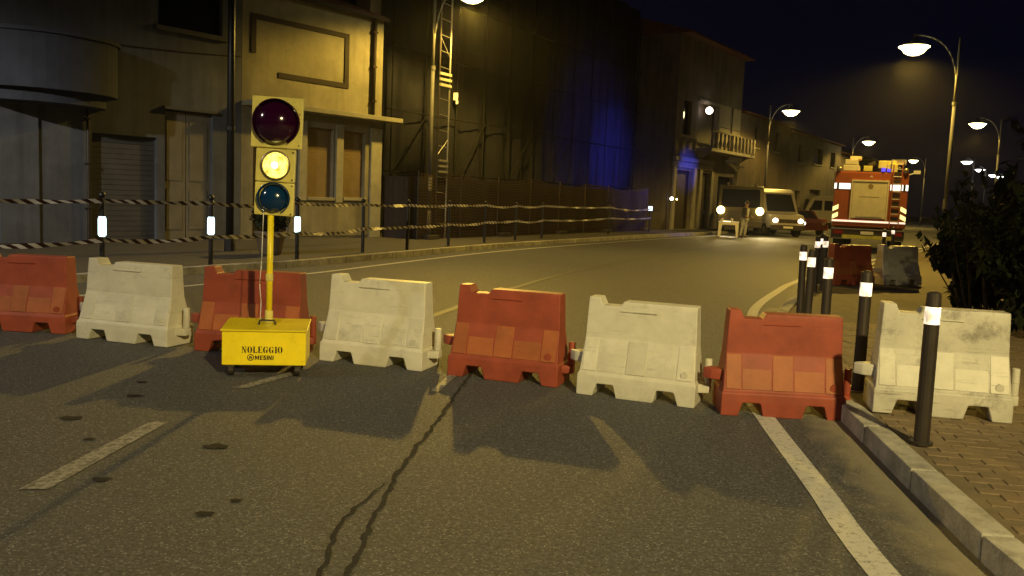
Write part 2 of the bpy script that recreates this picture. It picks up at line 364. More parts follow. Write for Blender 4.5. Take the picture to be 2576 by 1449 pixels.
# markings
LW = resample(V2([(-7.4, 9), (-5.82, 11.9), (-4.93, 13.6), (-3.77, 16.15), (-2.54, 19.5), (-.78, 24.1), (1.38, 28.6), (5.74, 36.9), (9.88, 43.8), (18, 57.1), (30, 77), (46, 104)]), .5)
RW = resample(V2([(1.25, -6), (1.55, .5), (1.69, 3.76), (1.80, 4.9), (1.95, 6.5), (2.12, 8), (2.55, 10), (3.28, 12.1), (3.9, 14), (4.9, 16.4), (6.1, 19), (8.9, 24), (14, 32.6), (22, 46), (40, 76)]), .4)
CW = resample(V2([(-1.05, 11.2), (-.84, 12), (.08, 15.4), (1.95, 20.7), (7.53, 33.1), (20, 54)]), .5)
ribbon('edge_line', LW, -.06, .06, .005, 'line', road); ribbon('edge_line', RW, -.075, .075, .005, 'line', road)
ribbon('centre_line', CW, -.06, .06, .005, 'lineold', road)
def quad(name, pts, m, z=.005): return MB().poly([(x, y, z) for x, y in pts]).build(name, m, road)
quad('lane_dash', [(-2.47, 4.38), (-2.33, 4.4), (-2.245, 5.77), (-2.36, 5.75)], 'linemid')
quad('lane_dash', [(-2.16, 6.83), (-2.05, 6.85), (-1.78, 7.48), (-1.89, 7.5)], 'linemid')
quad('worn_dash', [(-.62, 7.0), (-.55, 7.0), (-.42, 7.9), (-.49, 7.9)], 'linemid')
# gutter grit along the right kerb, sealed cracks, stains
g = resample(RK, .35); g = [p for p in g if 1 < p.y < 14]
mbg = MB(); prev = None; uvg = mbg.b.loops.layers.uv.new('UVMap')
for i, p in enumerate(g):
    t = (g[min(i+1, len(g)-1)]-g[max(i-1, 0)]).normalized(); nrm = Vector((t.y, -t.x))
    a = mbg.b.verts.new((*(p-nrm*.36), .0015)); b = mbg.b.verts.new((*(p+nrm*.02), .006))
    if prev:
        f = mbg.b.faces.new((prev[0], prev[1], b, a))
        for lp, uv in zip(f.loops, ((0, i-1), (1, i-1), (1, i), (0, i))): lp[uvg].uv = uv
    prev = (a, b)
mbg.build('gutter_grit', 'sand', road)
def wiggle(name, pts, w, m, z=.006):
    pts = resample(V2(pts), .06); mb = MB(); prev = None
    for i, p in enumerate(pts):
        t = (pts[min(i+1, len(pts)-1)]-pts[max(i-1, 0)]).normalized(); nrm = Vector((t.y, -t.x))
        e = .5+.5*min(1, min(i, len(pts)-1-i)/6); j = random.uniform(-.012, .012); ww = w*e*random.uniform(.6, 1.3)
        a = mb.b.verts.new((*(p+nrm*(j-ww)), z)); b = mb.b.verts.new((*(p+nrm*(j+ww)), z))
        if prev: mb.b.faces.new((prev[0], prev[1], b, a))
        prev = (a, b)
    return mb.build(name, m, road)
wiggle('crack_seal', [(-.66, 2.4), (-.63, 3.5), (-.62, 4.4), (-.58, 5.2), (-.48, 6.1), (-.4, 7.0), (-.33, 7.8), (-.2, 9)], .014, 'tar')
wiggle('crack_seal', [(-.78, 2.5), (-.75, 3.6), (-.77, 4.1), (-.69, 4.5), (-.64, 4.75)], .012, 'tar')
for x, y, r in [(-1.76, 5.26, .075), (-2.89, 5.76, .07), (-2.76, 6.44, .06), (-2.14, 4.58, .05), (-1.44, 4.15, .045), (-2.55, 5.3, .035), (-1.35, 4.35, .03), (-2.9, 6.9, .04)]:
    n = 26; q_ = [.85*r*(1+.12*math.sin(3*k*6.283/n+x*9)+.1*math.sin(5*k*6.283/n+y*7)+random.uniform(-.06, .06)) for k in range(n)]; MB().poly([(x+q_[k]*math.cos(k*6.283/n)*1.2, y+q_[k]*math.sin(k*6.283/n)*.8, .006) for k in range(n)]).build('stain', 'stain', road)

# ------------------------------------------------------------------ buildings
def wall_open(x0, x1, z0, z1, ops, depth=.2, bulge=0):
    mb = MB(); xs = sorted({x0, x1, *[o[0] for o in ops], *[o[1] for o in ops]}); zs = sorted({z0, z1, *[o[2] for o in ops], *[o[3] for o in ops]})
    for xa, xb in zip(xs[:-1], xs[1:]):
        for za, zb in zip(zs[:-1], zs[1:]):
            cx, cz = (xa+xb)/2, (za+zb)/2
            if any(o[0] < cx < o[1] and o[2] < cz < o[3] for o in ops): continue
            mb.poly([(xa, 0, za), (xb, 0, za), (xb, 0, zb), (xa, 0, zb)])
    for a, b, c, d in ops:
        mb.poly([(a, 0, c), (a, depth, c), (a, depth, d), (a, 0, d)]); mb.poly([(b, 0, c), (b, 0, d), (b, depth, d), (b, depth, c)])
        mb.poly([(a, 0, d), (a, depth, d), (b, depth, d), (b, 0, d)]); mb.poly([(a, 0, c), (b, 0, c), (b, depth, c), (a, depth, c)])
    bmesh.ops.remove_doubles(mb.b, verts=mb.b.verts[:], dist=.0005)
    return mb
def body(e, x0, x1, z1, depth, m, roofm='tile', eave=.35):
    mb = MB(); d = .21
    mb.poly([(x0, 0, 0), (x0, depth, 0), (x0, depth, z1), (x0, 0, z1)]); mb.poly([(x1, 0, 0), (x1, 0, z1), (x1, depth, z1), (x1, depth, 0)])
    mb.poly([(x0, depth, 0), (x1, depth, 0), (x1, depth, z1), (x0, depth, z1)]); mb.build('side_wall', m, e)
    mb = MB(); mb.prism([(-eave, z1), (-eave, z1+.1), (depth/2, z1+1.5), (depth+.2, z1+.1), (depth+.2, z1)], 'x', x0-.05, x1+.05); mb.build('roof', roofm, e)
def shutter(e, x0, x1, z0, z1, y, m, name='roller_shutter', pitch=.09):
    mb = MB(); z = z0
    while z < z1-.01:
        mb.span(x0, x1, y, y+.03, z, min(z+pitch*.93, z1)); z += pitch
    mb.span(x0, x1, y+.02, y+.04, z0, z1)
    return mb.build(name, m, e)
OB = (-4.17, 27.26)
# B : ochre house
B = thing('ochre_house', 'two storey ochre house with white ledge and two shuttered windows', 'house', (*OB, 0), R(52.5))
ops = [(-2.79, -1.85, 1.3, 3.25), (-1.47, -.62, 1.32, 3.24), (-4.6, -3.4, .13, 3.0)]
wall_open(-4.97, 0, 0, 6.6, ops).build('wall', 'yelB', B); body(B, -4.97, 0, 6.6, 8, 'yelB', eave=.12)
for a, b, c, d in ops[:2]:
    shutter(B, a, b, c, d, .13, 'shutB')
    w = MB().span(a-.02, b+.02, -.08, .12, c-.09, c-.004).build('window_sill', 'creamB', B, .01)
dr = MB().span(-4.6, -3.4, .13, .17, .13, 3.0).build('door', 'woodd', B); MB().box((-3.95, .1, 1.1), (.03, .06, .2)).build('handle', 'steel', dr)
for a, b, z0, z1 in [(-3.12, -2.86, 1.2, 3.4), (-1.79, -1.53, 1.16, 3.4), (-.44, -.003, .13, 3.4)]:
    MB().span(a, b, -.07, .01, z0, z1).build('pilaster', 'creamB', B, .008)
MB().span(-3.14, -.47, -.035, .01, .2, 1.13).build('base_panel', 'yelB', B, .006)
MB().span(-4.97, .43, -.5, .02, 3.62, 3.75).build('ledge', 'creamB', B, .012)
for a, b, c, d in [(-4.71, -1.36, 5.87, 6.0), (-1.52, -1.36, 4.6, 5.868), (-3.83, -1.36, 4.46, 4.598), (-4.71, -4.56, 5.0, 5.868)]:
    MB().span(a, b, -.03, .01, c, d).build('moulding', 'brown', B)
MB().cyl((-.44, -.09, 3.76), (-.42, -.09, 6.55), .06).build('drainpipe', 'brown', B, smooth=True)
MB().span(-4.97, .05, -.24, -.13, 6.56, 6.66).build('gutter', 'brown', B, .02)
# A : grey house
A = thing('grey_house', 'dim grey house with rounded balcony and pale double door', 'house', (*OB, 0), R(52.5))
ops = [(-7.13, -5.82, .13, 3.29), (-8.91, -7.33, .13, 2.6), (-7.3, -5.56, 5.25, 6.9), (-12.6, -11.2, .13, 2.8)]
wall_open(-18, -4.98, 0, 9, ops).build('wall', 'greyA', A); body(A, -18, -4.98, 9, 9, 'greyA')
for a, b in ((-7.13, -6.51), (-6.50, -5.82)):
    d = MB().span(a+.01, b-.005, .1, .15, .13, 3.27).span(a+.1, b-.1, .085, .105, .4, 1.4).span(a+.1, b-.1, .085, .105, 1.6, 3.05).build('door_leaf', 'creamA', A)
shutter(A, -8.91, -7.33, .13, 2.6, .12, 'greyA2', 'garage_shutter', .12)
MB().span(-7.3, -5.56, .12, .15, 5.25, 6.9).build('window_pane', 'glass', A)
MB().span(-7.42, -5.44, -.12, .05, 5.12, 5.24).build('window_sill', 'greyA2', A, .01)
MB().span(-7.2, -5.75, -.1, .05, 3.3, 3.37).build('door_hood', 'greyA2', A, .01)
MB().span(-12.6, -11.2, .12, .16, .13, 2.8).build('side_door', 'woodd', A)
MB().cyl((-9.03, -.06, .2), (-9.03, -.06, 3.4), .035).build('pipe', 'dark', A)
MB().span(-10.9, -10.1, -.06, .02, .13, 3.25).build('pilaster', 'greyA', A, .01)
hb = MB(); pts = [(-10.0+1.55*math.cos(t), -1.3*math.sin(t)) for t in [math.pi*i/20 for i in range(21)]]
hb.prism(pts, 'z', 3.35, 4.45); hb.prism([(-10.0+(x+10)*1.04, y*1.05) for x, y in pts], 'z', 4.451, 4.53); hb.prism([(-10.0+(x+10)*.85, y*.8) for x, y in pts], 'z', 3.1, 3.349)
hb.build('balcony', 'bluegrey_shade', A)
cb = [(-15+10*t, -.03, 4.85-.25*4*t*(1-t)) for t in [i/14 for i in range(15)]]
MB().tube(cb, .012, 6).build('cable', 'dark', A)
for z in (.9, 1.9, 2.9): MB().box((-9.03, -.05, z), (.11, .1, .04)).build('pipe_bracket', 'dark', A)
for z in (4.2, 5.2, 6.2): MB().box((-.43, -.08, z), (.17, .12, .05)).build('pipe_bracket', 'brown', B)
# black pole
tp = thing('utility_pole', 'tall black pole between the grey house and the ochre house', 'pole', (-6.18, 19.28, .125))
MB().cyl((0, 0, 0), (0, 0, 8.5), .085, .07).build('shaft', 'black', tp, smooth=True); MB().cyl((0, 0, 0), (0, 0, .35), .12, .11).build('base', 'black', tp)
MB().cyl((0, 0, 2.6), (0, 0, 2.68), .1).build('collar', 'black', tp)
# scaffolded building behind mesh fence
FA = math.atan2(15.49, 8.77)
n_ = Vector((math.sin(FA), -math.cos(FA)))       # towards the street
org = Vector((-2.63, 27.33))-n_*2.6
C0 = thing('scaffolded_building', 'dark building wrapped in scaffolding and netting behind the mesh fence', 'building', (org.x, org.y, 0), FA)
mb = MB(); nx, nz = 90, 12; grid = [[mb.b.verts.new((.3+22*i/nx, .1*math.sin(i*.9+.5*math.sin(j*.7))+.05*math.sin(i*2.3+j), 2.0+9.5*j/nz)) for j in range(nz+1)] for i in range(nx+1)]
for i in range(nx):
    for j in range(nz): mb.b.faces.new((grid[i][j], grid[i+1][j], grid[i+1][j+1], grid[i][j+1]))
mb.build('netting', 'net', C0, smooth=True)
MB().span(.4, 22.2, .5, 9, 0, 11.2).build('wall', 'net', C0)
MB().span(.0, .55, -.1, .48, 0, 11.2).build('corner_pier', 'rendD', C0, .02)
for i in range(12): MB().cyl((.9+i*1.9, -.35, 0), (.9+i*1.9, -.35, 11), .025, n=8).build('scaffold_standard', 'scaf', C0)
for z in (2.2, 4.2, 6.2, 8.2, 10.2): MB().cyl((.6, -.38, z), (22.2, -.38, z), .024, n=8).build('scaffold_ledger', 'scaf', C0)
for i in range(4): MB().cyl((.9+i*3.8, -.42, 2.2), (2.8+i*3.8, -.42, 4.2), .022, n=8).build('scaffold_brace', 'scaf', C0)
jb = thing('junction_box', 'small white box fixed high on the dark scaffold netting', 'box', (0, 0, 0))
q = org+Vector((math.cos(FA), math.sin(FA)))*4.4+n_*.5
jb.location = (q.x, q.y, 5.0); MB().box((0, 0, 0), (.16, .1, .26)).build('case', 'white', jb, .01); MB().box((.05, 0, -.2), (.08, .06, .12)).build('cable_gland', 'white', jb)
# ladder scaffold tower next to lamp
st = thing('ladder_tower', 'narrow steel scaffold ladder beside the lamp pole with three pale boards', 'scaffold', (-2.35, 28.0, .125), FA)
for x in (-.28, .28): MB().cyl((x, 0, 0), (x, 0, 8.2), .026, n=8).build('upright', 'dark' if x < 0 else 'steel', st)
for k in range(16): MB().cyl((-.28, 0, .5+k*.48), (.28, 0, .47+k*.48), .011, n=6).build('rung', 'steel', st)
for k in range(3): MB().box((0, -.04, 4.75+k*.17), (.62, .05, .08)).build('board', 'creamB', st, .005)
for k in range(3): MB().box((0, -.04, 2.1+k*.17), (.5, .05, .06)).build('board', 'steel', st, .005)
MB().cyl((-.28, 0, 2.6), (.28, 0, 3.1), .012, n=6).build('brace', 'steel', st); MB().cyl((-.28, 0, 6.2), (.28, 0, 5.6), .008, n=6).build('brace', 'steel', st)
# mesh fence
fo = Vector((-2.9, 26.9)); fl = 19.0
FN = thing('construction_fence', 'orange brown plastic mesh fence along the dark building site', 'fence', (fo.x, fo.y, .125), FA)
mb = MB(); 
def wob(s, z): return .05*math.sin(s*1.7)+.03*math.sin(s*4.1+z*2)
def top(s): return 2.0+.08*math.sin(s*1.1)-.06*abs(math.sin(s*math.pi/2.4))
k = 0
while k*.09 < fl:
    s0 = k*.09; k += 1
    zs = [.02+(top(s0)-.02)*t/4 for t in range(5)]
    for a, b in zip(zs[:-1], zs[1:]): mb.poly([(s0, wob(s0, a), a), (s0+.018, wob(s0, a), a), (s0+.018, wob(s0, b), b), (s0, wob(s0, b), b)])
for r in range(22):
    for k in range(int(fl/.4)):
        a, b = k*.4, k*.4+.4; za, zb = .03+(top(a)-.05)*r/21, .03+(top(b)-.05)*r/21
        mb.poly([(a, wob(a, za)-.004, za), (b, wob(b, zb)-.004, zb), (b, wob(b, zb)-.004, zb+.02), (a, wob(a, za)-.004, za+.02)])
nt = mb.build('netting', 'mesh', FN); nt['kind'] = 'stuff'
for i in range(9): MB().cyl((i*2.37, .06, 0), (i*2.37, .06, 2.08), .02, n=8).build('fence_post', 'dark', FN)
MB().span(0, fl, .12, .16, 0, 1.9).build('backing_sheet', 'net', FN)
for i in range(5): MB().box((i*4.5+.6, .0, .07), (.6, .3, .14)).build('ballast_foot', 'dark', FN, .02)
# gap wall between ochre house and site
gw = thing('site_gate', 'dark boarded gate between the ochre house and the mesh fence', 'gate', (-4.1, 27.5, .125), math.atan2(-.4, 1.2))
for i in range(7): MB().box((.1+i*.17, 0, .95), (.165, .03, 1.9)).build('board', 'woodd', gw)
MB().box((.6, .03, 1.7), (1.2, .04, .08)).build('rail', 'woodd', gw); MB().box((.6, .03, .3), (1.2, .04, .08)).build('rail', 'woodd', gw)
# C : tall pale house with balcony
OC = (8.21, 47.06)
C = thing('balcony_house', 'tall pale house with lit globe lamp over its balcony', 'house', (*OC, 0), R(57))
ops = [(-.05+.5, 2.6, .13, 3.3), (4.0, 5.3, .13, 3.3), (3.0, 5.9, 4.62, 7.1), (6.7, 9.2, .9, 3.2), (.9, 2.0, 5.2, 7.0)]
wall_open(0, 10.0, 0, 10.3, ops, .25).build('wall', 'rendC', C); body(C, 0, 10.0, 10.3, 9, 'rendC', eave=.6)
MB().span(.45, 2.6, .18, .22, .13, 3.3).build('shop_door', 'woodd', C); d2 = MB().span(4.0, 5.3, .18, .22, .13, 3.3).build('door', 'woodd', C); MB().box((5.1, .16, 1.1), (.04, .05, .25)).build('handle', 'steel', d2)
MB().span(3.0, 5.9, .2, .23, 4.62, 7.1).build('balcony_door', 'woodd', C); MB().span(.9, 2.0, .2, .22, 5.2, 7.0).build('window_pane', 'glass', C); MB().span(6.7, 9.2, .2, .22, .9, 3.2).build('window_pane', 'glass', C)
for a, b in ((6.15, 7.9), (8.35, 9.75)): 
    sh = MB().span(a, b, -.07, .0, 4.75, 7.3).build('shutter', 'shutC', C, .01); MB().span(a+.05, b-.05, -.085, -.06, 6.0, 6.04).build('slat_rail', 'woodd', sh)
MB().span(-.1, 5.6, -.18, .02, 3.75, 4.0).build('cornice', 'stoneC', C, .02); MB().span(-.1, 5.5, -.1, .02, 3.45, 3.72).build('lintel', 'stoneC', C, .01)
for a in (-.06, 2.75, 3.62, 5.4): MB().span(a, a+.36, -.09, .01, .13, 3.44).build('pilaster', 'stoneC', C, .01)
bl = MB().span(2.7, 10.1, -1.0, 0, 4.42, 4.6).build('balcony', 'stoneC', C, .02)
MB().span(2.7, 10.1, -1.0, -.92, 5.48, 5.58).build('rail', 'woodd', bl)
for i in range(12): MB().lathe([(.0, 4.6), (.07, 4.6), (.05, 4.7), (.11, 4.9), (.06, 5.2), (.08, 5.4), (.08, 5.48), (0, 5.48)], Matrix.Translation((2.85+i*.64, -.96, 0)), 10).build('baluster', 'stoneC', bl, smooth=True)
for a in (3.2, 9.4): MB().prism([(0, 4.42), (-.8, 4.42), (0, 3.95)], 'x', a, a+.2).build('bracket', 'stoneC', bl)
MB().span(2.9, 6.1, -.06, .02, 7.15, 7.3).build('door_hood', 'stoneC', C, .01)
gl = thing('globe_lamp', 'lit white globe wall lamp above the far balcony', 'lamp', (0, 0, 0))
dC = Vector((math.cos(R(57)), math.sin(R(57)))); nC = Vector((dC.y, -dC.x)); gp = Vector(OC)+dC*3.95+nC*.25
gl.location = (gp.x, gp.y, 6.72); MB().sph((0, 0, 0), .2).build('globe', 'headw', gl, smooth=True); MB().cyl((0, 0, .1), (-.2, .12, .25), .03).build('bracket', 'dark', gl)
# D, E : far terrace
for nm, lab, x0, x1, h, m, wins in [('terrace_house', 'low brown terraced house right of the balcony house', 10.02, 20.6, 7.2, 'rendD', [(12.8, 13.7, 5.3, 6.6), (17.2, 18.2, 5.3, 6.6), (12.8, 13.8, 1.2, 2.8), (16.4, 17.6, .13, 2.6)]),
                                     ('terrace_house', 'second brown terraced house, left of the fire engine', 20.62, 36, 6.9, 'rendC', [(23.0, 24.2, 4.9, 6.2), (27.2, 30, 5.0, 6.25), (26.8, 30, .13, 3.0), (22.8, 24.2, 1.1, 2.8), (32.5, 34, 5, 6.2)]),
                                     ('terrace_house', 'farthest dim terraced house, beyond the fire engine', 36.02, 62, 6.3, 'rendD', [(39, 40.2, 4.5, 5.6), (44, 45.2, 4.5, 5.6), (50, 51.2, 4.5, 5.6), (39, 40.4, .13, 2.5)])]:
    e = thing(nm, lab, 'house', (*OC, 0), R(57), 'terraced houses along the street')
    wall_open(x0, x1, 0, h, wins, .25).build('wall', m, e); body(e, x0, x1, h, 8, m)
    for a, b, c, d in wins:
        if c < .2: MB().span(a, b, .2, .23, c, d).build('door', 'woodd', e)
        else:
            w = MB().span(a, b, .2, .22, c, d).build('window', 'glass', e); MB().span(a-.08, b+.08, -.08, .05, c-.1, c-.005).build('sill', 'stoneC', w)

# ------------------------------------------------------------------ street lamps
def lamp(label, base, head, power, bowl='bowl', zb=.125, hz=7.2, colr=SOD, sc=1.0, axis=(.47, .88), cut=164, opow=4):
    e = thing('street_lamp', label, 'street lamp', (base[0], base[1], zb), group='street lamps along the road')
    h = Vector((head[0]-base[0], head[1]-base[1], hz-zb)); d = Vector((h.x, h.y, 0)); 
    MB().cyl((0, 0, 0), (0, 0, .9), .09, .085).build('pole_base', 'polem', e, smooth=True)
    MB().cyl((0, 0, .9), (0, 0, 5.2), .065, .055).cyl((0, 0, 5.2), (0, 0, h.z+.35), .045, .04).build('pole', 'polem', e, smooth=True)
    MB().cyl((0, 0, 5.15), (0, 0, 5.27), .08).cyl((0, 0, 1.6), (0, 0, 1.95), .075).build('collar', 'polem', e)
    pts = [Vector((0, 0, 5.6))+d*(t**2.2)+Vector((0, 0, (h.z-5.6+.55)*math.sin(t*math.pi/2)))-Vector((0, 0, .15*t)) for t in [i/10 for i in range(11)]]
    MB().tube(pts, .026).build('arm', 'polem', e, smooth=True)
    mt = Matrix.Translation(h)
    hd = MB().lathe([(.04, .42), (.07, .3), (.16, .2), (.36, .1), (.44, .04), (.44, .02), (.36, .03), (.05, .18)], mt).build('hood', 'polem', e, smooth=True)
    MB().lathe([(.40*sc, .019), (.50*sc, .0), (.40*sc, -.07), (.31*sc, -.19), (.16*sc, -.27), (0.001, -.29)], mt).build('bowl', bowl, e, smooth=True)
    if power:
        L = bpy.data.lights.new('sodium_light', 'SPOT'); L.energy = power; L.color = colr; L.spot_size = R(cut); L.spot_blend = .3; L.shadow_soft_size = .13
        lo = bpy.data.objects.new('sodium_light', L); COL.objects.link(lo); lo.parent = e; lo.location = h+Vector((0, 0, -.42))
        hd_ = math.atan2(axis[0], axis[1]); lo.rotation_euler = (0, 0, -hd_)      # local Y runs along the road
        L.use_nodes = True; ln, ll = L.node_tree.nodes, L.node_tree.links; em = ln['Emission']
        tcn = ln.new('ShaderNodeTexCoord'); sx = ln.new('ShaderNodeSeparateXYZ'); ll.new(tcn.outputs['Normal'], sx.inputs[0])
        pw = ln.new('ShaderNodeMath'); pw.operation = 'POWER'; pw.inputs[1].default_value = opow; ab = ln.new('ShaderNodeMath'); ab.operation = 'ABSOLUTE'
        ll.new(sx.outputs[1], ab.inputs[0]); ll.new(ab.outputs[0], pw.inputs[0])
        ma = ln.new('ShaderNodeMath'); ma.operation = 'MULTIPLY_ADD'; ma.inputs[1].default_value = 3.0; ma.inputs[2].default_value = .4   # street optic throws along the road
        ll.new(pw.outputs[0], ma.inputs[0]); ll.new(ma.outputs[0], em.inputs['Strength'])
    return e
l1 = lamp('street lamp with its bowl cut off by the top edge, beside the scaffold ladder', (-2.68, 27.54), (-1.5, 26.3), 3800, hz=7.33, axis=(0, 1), opow=7)
MB().cyl((0, 0, 1.5), (0, 0, 1.9), .079, n=16).build('pale_sleeve', 'creamB', l1)
lamp('large lit street lamp at the upper right on a curved arm', (14.9, 31.0), (13.4, 31.1), 4200)
lamp('lit street lamp in front of the far terraced houses', (15.0, 54.0), (16.07, 53.4), 1300)
lamp('lit street lamp near the right edge, second of the right hand row', (30.2, 56.5), (28.6, 56.25), 1500)
lamp('small lit street lamp just above the roof of the fire engine', (28.0, 75.2), (29.1, 74.7), 1000)
lamp('small lit street lamp level with the right of the fire engine roof', (45.2, 99.4), (43.7, 99.1), 1000)
lamp('street lamp of the same row standing behind the viewpoint', (5.0, -5.1), (4.0, -4.6), 3600, colr=(1.0, .79, .33), axis=(-.2, 1), cut=157)
lamp('added whiter street lamp, unseen beyond the left edge, filling the grey house', (-13.0, 5.0), (-11.8, 4.5), 2400, colr=(1.0, .92, .78), axis=(.3, 1), cut=172, opow=8)  # unseen lamp added as whiter fill for the grey house front
for i, (x, y) in enumerate([(48.6, 97.1), (58.3, 113), (67.6, 127.3), (70.5, 131)]):
    lamp(['highest of the four tiny white street lamps at far right', 'second highest of the four tiny white street lamps at far right', 'left one of the two lowest tiny white street lamps', 'right one of the two lowest tiny white street lamps'][i], (x+1, y+.4), (x, y), 0, 'bowlw', sc=1.2)

# ------------------------------------------------------------------ plastic barriers
def make_barrier(nm, bm_, rib, ptop):
    e = thing(nm, '', 'barrier')
    rows = [(0, [0, .14, .345, .655, .86, 1], .20), (.105, [0, .175, .315, .685, .825, 1], .20), (.175, [0, .17, .315, .685, .825, 1], .195), (.19, [.012, .17, .315, .685, .825, .988], .178),
            (.47, [.03, .17, .315, .685, .825, .97], .098), (.735, [.04, .165, .315, .685, .825, .96], .084), (.80, [.043, .135, .345, .685, .825, .958], .08)]
    mb = MB(); F = [[mb.b.verts.new((x-.5, -d, z)) for x in xs] for z, xs, d in rows]; K = [[mb.b.verts.new((x-.5, d, z)) for x in xs] for z, xs, d in rows]
    for x in range(2, 6): 
        for Q in (F, K): Q[6][x].co.z -= .022
    def occ(j, i): return 0 <= j < 6 and 0 <= i < 5 and not (j == 0 and i in (1, 3)) and not (j == 5 and i == 1)
    for j in range(6):
        for i in range(5):
            if not occ(j, i): continue
            mb.b.faces.new((F[j][i], F[j][i+1], F[j+1][i+1], F[j+1][i])); mb.b.faces.new((K[j][i+1], K[j][i], K[j+1][i], K[j+1][i+1]))
            if not occ(j, i-1): mb.b.faces.new((K[j][i], F[j][i], F[j+1][i], K[j+1][i]))
            if not occ(j, i+1): mb.b.faces.new((F[j][i+1], K[j][i+1], K[j+1][i+1], F[j+1][i+1]))
            if not occ(j+1, i): mb.b.faces.new((F[j+1][i], F[j+1][i+1], K[j+1][i+1], K[j+1][i]))
            if not occ(j-1, i): mb.b.faces.new((F[j][i+1], F[j][i], K[j][i], K[j][i+1]))
    bd = mb.build('body', bm_, e, .011, True, 2); wn_ = bd.modifiers.new('wn', 'WEIGHTED_NORMAL'); wn_.weight = 90
    def fy(z): return .178+(.098-.178)*(z-.19)/.28
    for s in (-1, 1):
        for a, b, t in [(-.465, -.345, .475), (-.335, -.1, .43), (-.09, .075, .475), (.085, .325, .43), (.335, .465, .475)]:
            pr_ = .007 if t > .45 else .002
            mb = MB(); z0 = .2; pts = [(s*(fy(z0)-.02), z0), (s*(fy(z0)+pr_), z0+.005), (s*(fy(t)+pr_), t-.012), (s*(fy(t)-.02), t)]
            mb.prism(pts, 'x', a, b); mb.build('rib', rib, bd, .003, False, 1)
    MB().box((-.02, -.0905, .70), (.3, .012, .008)).build('grip_slot', ptop, e)
    # tongue (left) and peg (right)
    mb = MB(); mb.prism([(-.45, .09), (-.57, .055), (-.63, 0), (-.57, -.055), (-.45, -.09)], 'z', .245, .33); mb.build('tongue', bm_, e, .008, True)
    mb = MB(); mb.prism([(.48, .08), (.585, .04), (.585, -.04), (.48, -.08)], 'z', .10, .17); mb.cyl((.56, 0, .17), (.56, 0, .37), .032, .03); mb.build('peg', bm_, e, .006, True)
    MB().cyl((.4, -.18, .245), (.4, -.12, .25), .03, n=14).build('drain_plug', bm_, e)
    return e
bw = make_barrier('plastic_barrier', 'bwhite', 'bwhite', 'bwhite2'); br = make_barrier('plastic_barrier', 'bred', 'borange', 'bred')
first = {'w': True, 'r': True}
GB = 'plastic barriers closing the road'
def place(kind, a, b, label, z=0, group=GB, sx=None, alt=None):
    src = bw if kind == 'w' else br
    o = src if first[kind] else copy_tree(src); first[kind] = False
    a, b = Vector(a), Vector(b); d = (b-a).normalized(); n = Vector((-d.y, d.x)); c = (a+b)/2+n*.2
    o.location = (c.x, c.y, z); o.rotation_euler = (random.uniform(-.012, .012), 0, math.atan2(d.y, d.x)+random.uniform(-.02, .02)); o.scale = ((b-a).length if sx is None else sx, 1, 1)
    o['label'] = label; o['group'] = group; return o
place('r', (-5.52, 8.95), (-4.52, 8.89), 'red plastic barrier cut off by the left edge of the picture')
place('w', (-4.32, 8.72), (-3.29, 8.4), 'white plastic barrier, first of the white ones from the left')
place('r', (-3.0, 8.32), (-1.97, 8.2), 'red plastic barrier behind the yellow traffic light box')
place('w', (-1.76, 8.1), (-.77, 7.78), 'white plastic barrier just right of the traffic light box')
place('r', (-.54, 7.66), (.42, 7.35), 'orange red plastic barrier in the middle of the row')
place('w', (.56, 7.16), (1.46, 6.8), 'white plastic barrier between the two right hand orange barriers')
place('r', (1.63, 6.62), (2.56, 6.58), 'orange plastic barrier at the right kerb over the edge line')
b8 = place('w', (2.68, 6.4), (3.6, 6.2), 'scuffed white plastic barrier on the right pavement behind a bollard', z=.125)
for ch in list(b8.children)+[g for c in b8.children for g in c.children]:
    if ch.name.startswith('body'): ch.data = ch.data.copy(); ch.data.materials[0] = M['bwhite2']
# farther ones
place('r', (6.2, 17.0), (7.1, 17.35), 'shaded dark red barrier behind the bollards, below the fire engine', z=.125, group='barriers beyond the bollards')
place('w', (7.35, 17.5), (8.25, 17.85), 'shaded white barrier behind the bollards, below the fire engine', z=.125, group='barriers beyond the bollards')
place('w', (19.6, 63.2), (20.7, 63.9), 'tiny far white barrier right of the parked vans', group='barriers far down the road', sx=1.3)
place('r', (21.6, 64.6), (23.0, 65.2), 'tiny far red barrier left of the fire engine', group='barriers far down the road', sx=1.4)

# ------------------------------------------------------------------ bollards
def bollard_r(x, y, label, z=.125, lean=0):
    e = thing('bollard', label, 'bollard', (x, y, z), group='dark bollards along the right kerb')
    MB().cyl((0, 0, 0), (0, 0, .775), .052, .05, 16).build('post', 'dark', e, smooth=False)
    MB().cyl((0, 0, .775), (0, 0, .885), .0505, n=16).build('reflective_band', 'reflR_glow', e)
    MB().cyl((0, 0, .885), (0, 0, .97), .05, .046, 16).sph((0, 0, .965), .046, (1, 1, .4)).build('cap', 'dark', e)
    MB().cyl((0, 0, 0), (0, 0, .02), .075, n=16).build('base_plate', 'dark', e)
    e.rotation_euler = (random.uniform(-.018, .018), random.uniform(-.018, .018), random.uniform(0, 6)); e.scale = (.93, .93, 1); return e
RB = [(2.66, 5.56, 'dark bollard standing in front of the scuffed white barrier'), (2.88, 7.2, 'second nearest dark bollard with white band, behind the orange barrier'), (3.16, 8.85, 'third nearest dark bollard on the right kerb'), (3.53, 10.5, 'fourth nearest dark bollard on the right kerb'), (3.85, 11.75, 'fifth dark bollard on the right kerb, leftmost of the cluster'),
      (5.33, 15.6, 'left one of the three small clustered bollard bands'), (5.95, 17.2, 'top one of the three small clustered bollard bands'), (5.58, 15.9, 'right one of the three small clustered bollard bands'), (9.95, 23.9, 'far bollard in front of the fire engine bumper, left one'), (11.5, 27.0, 'far bollard in front of the fire engine bumper, right one')]
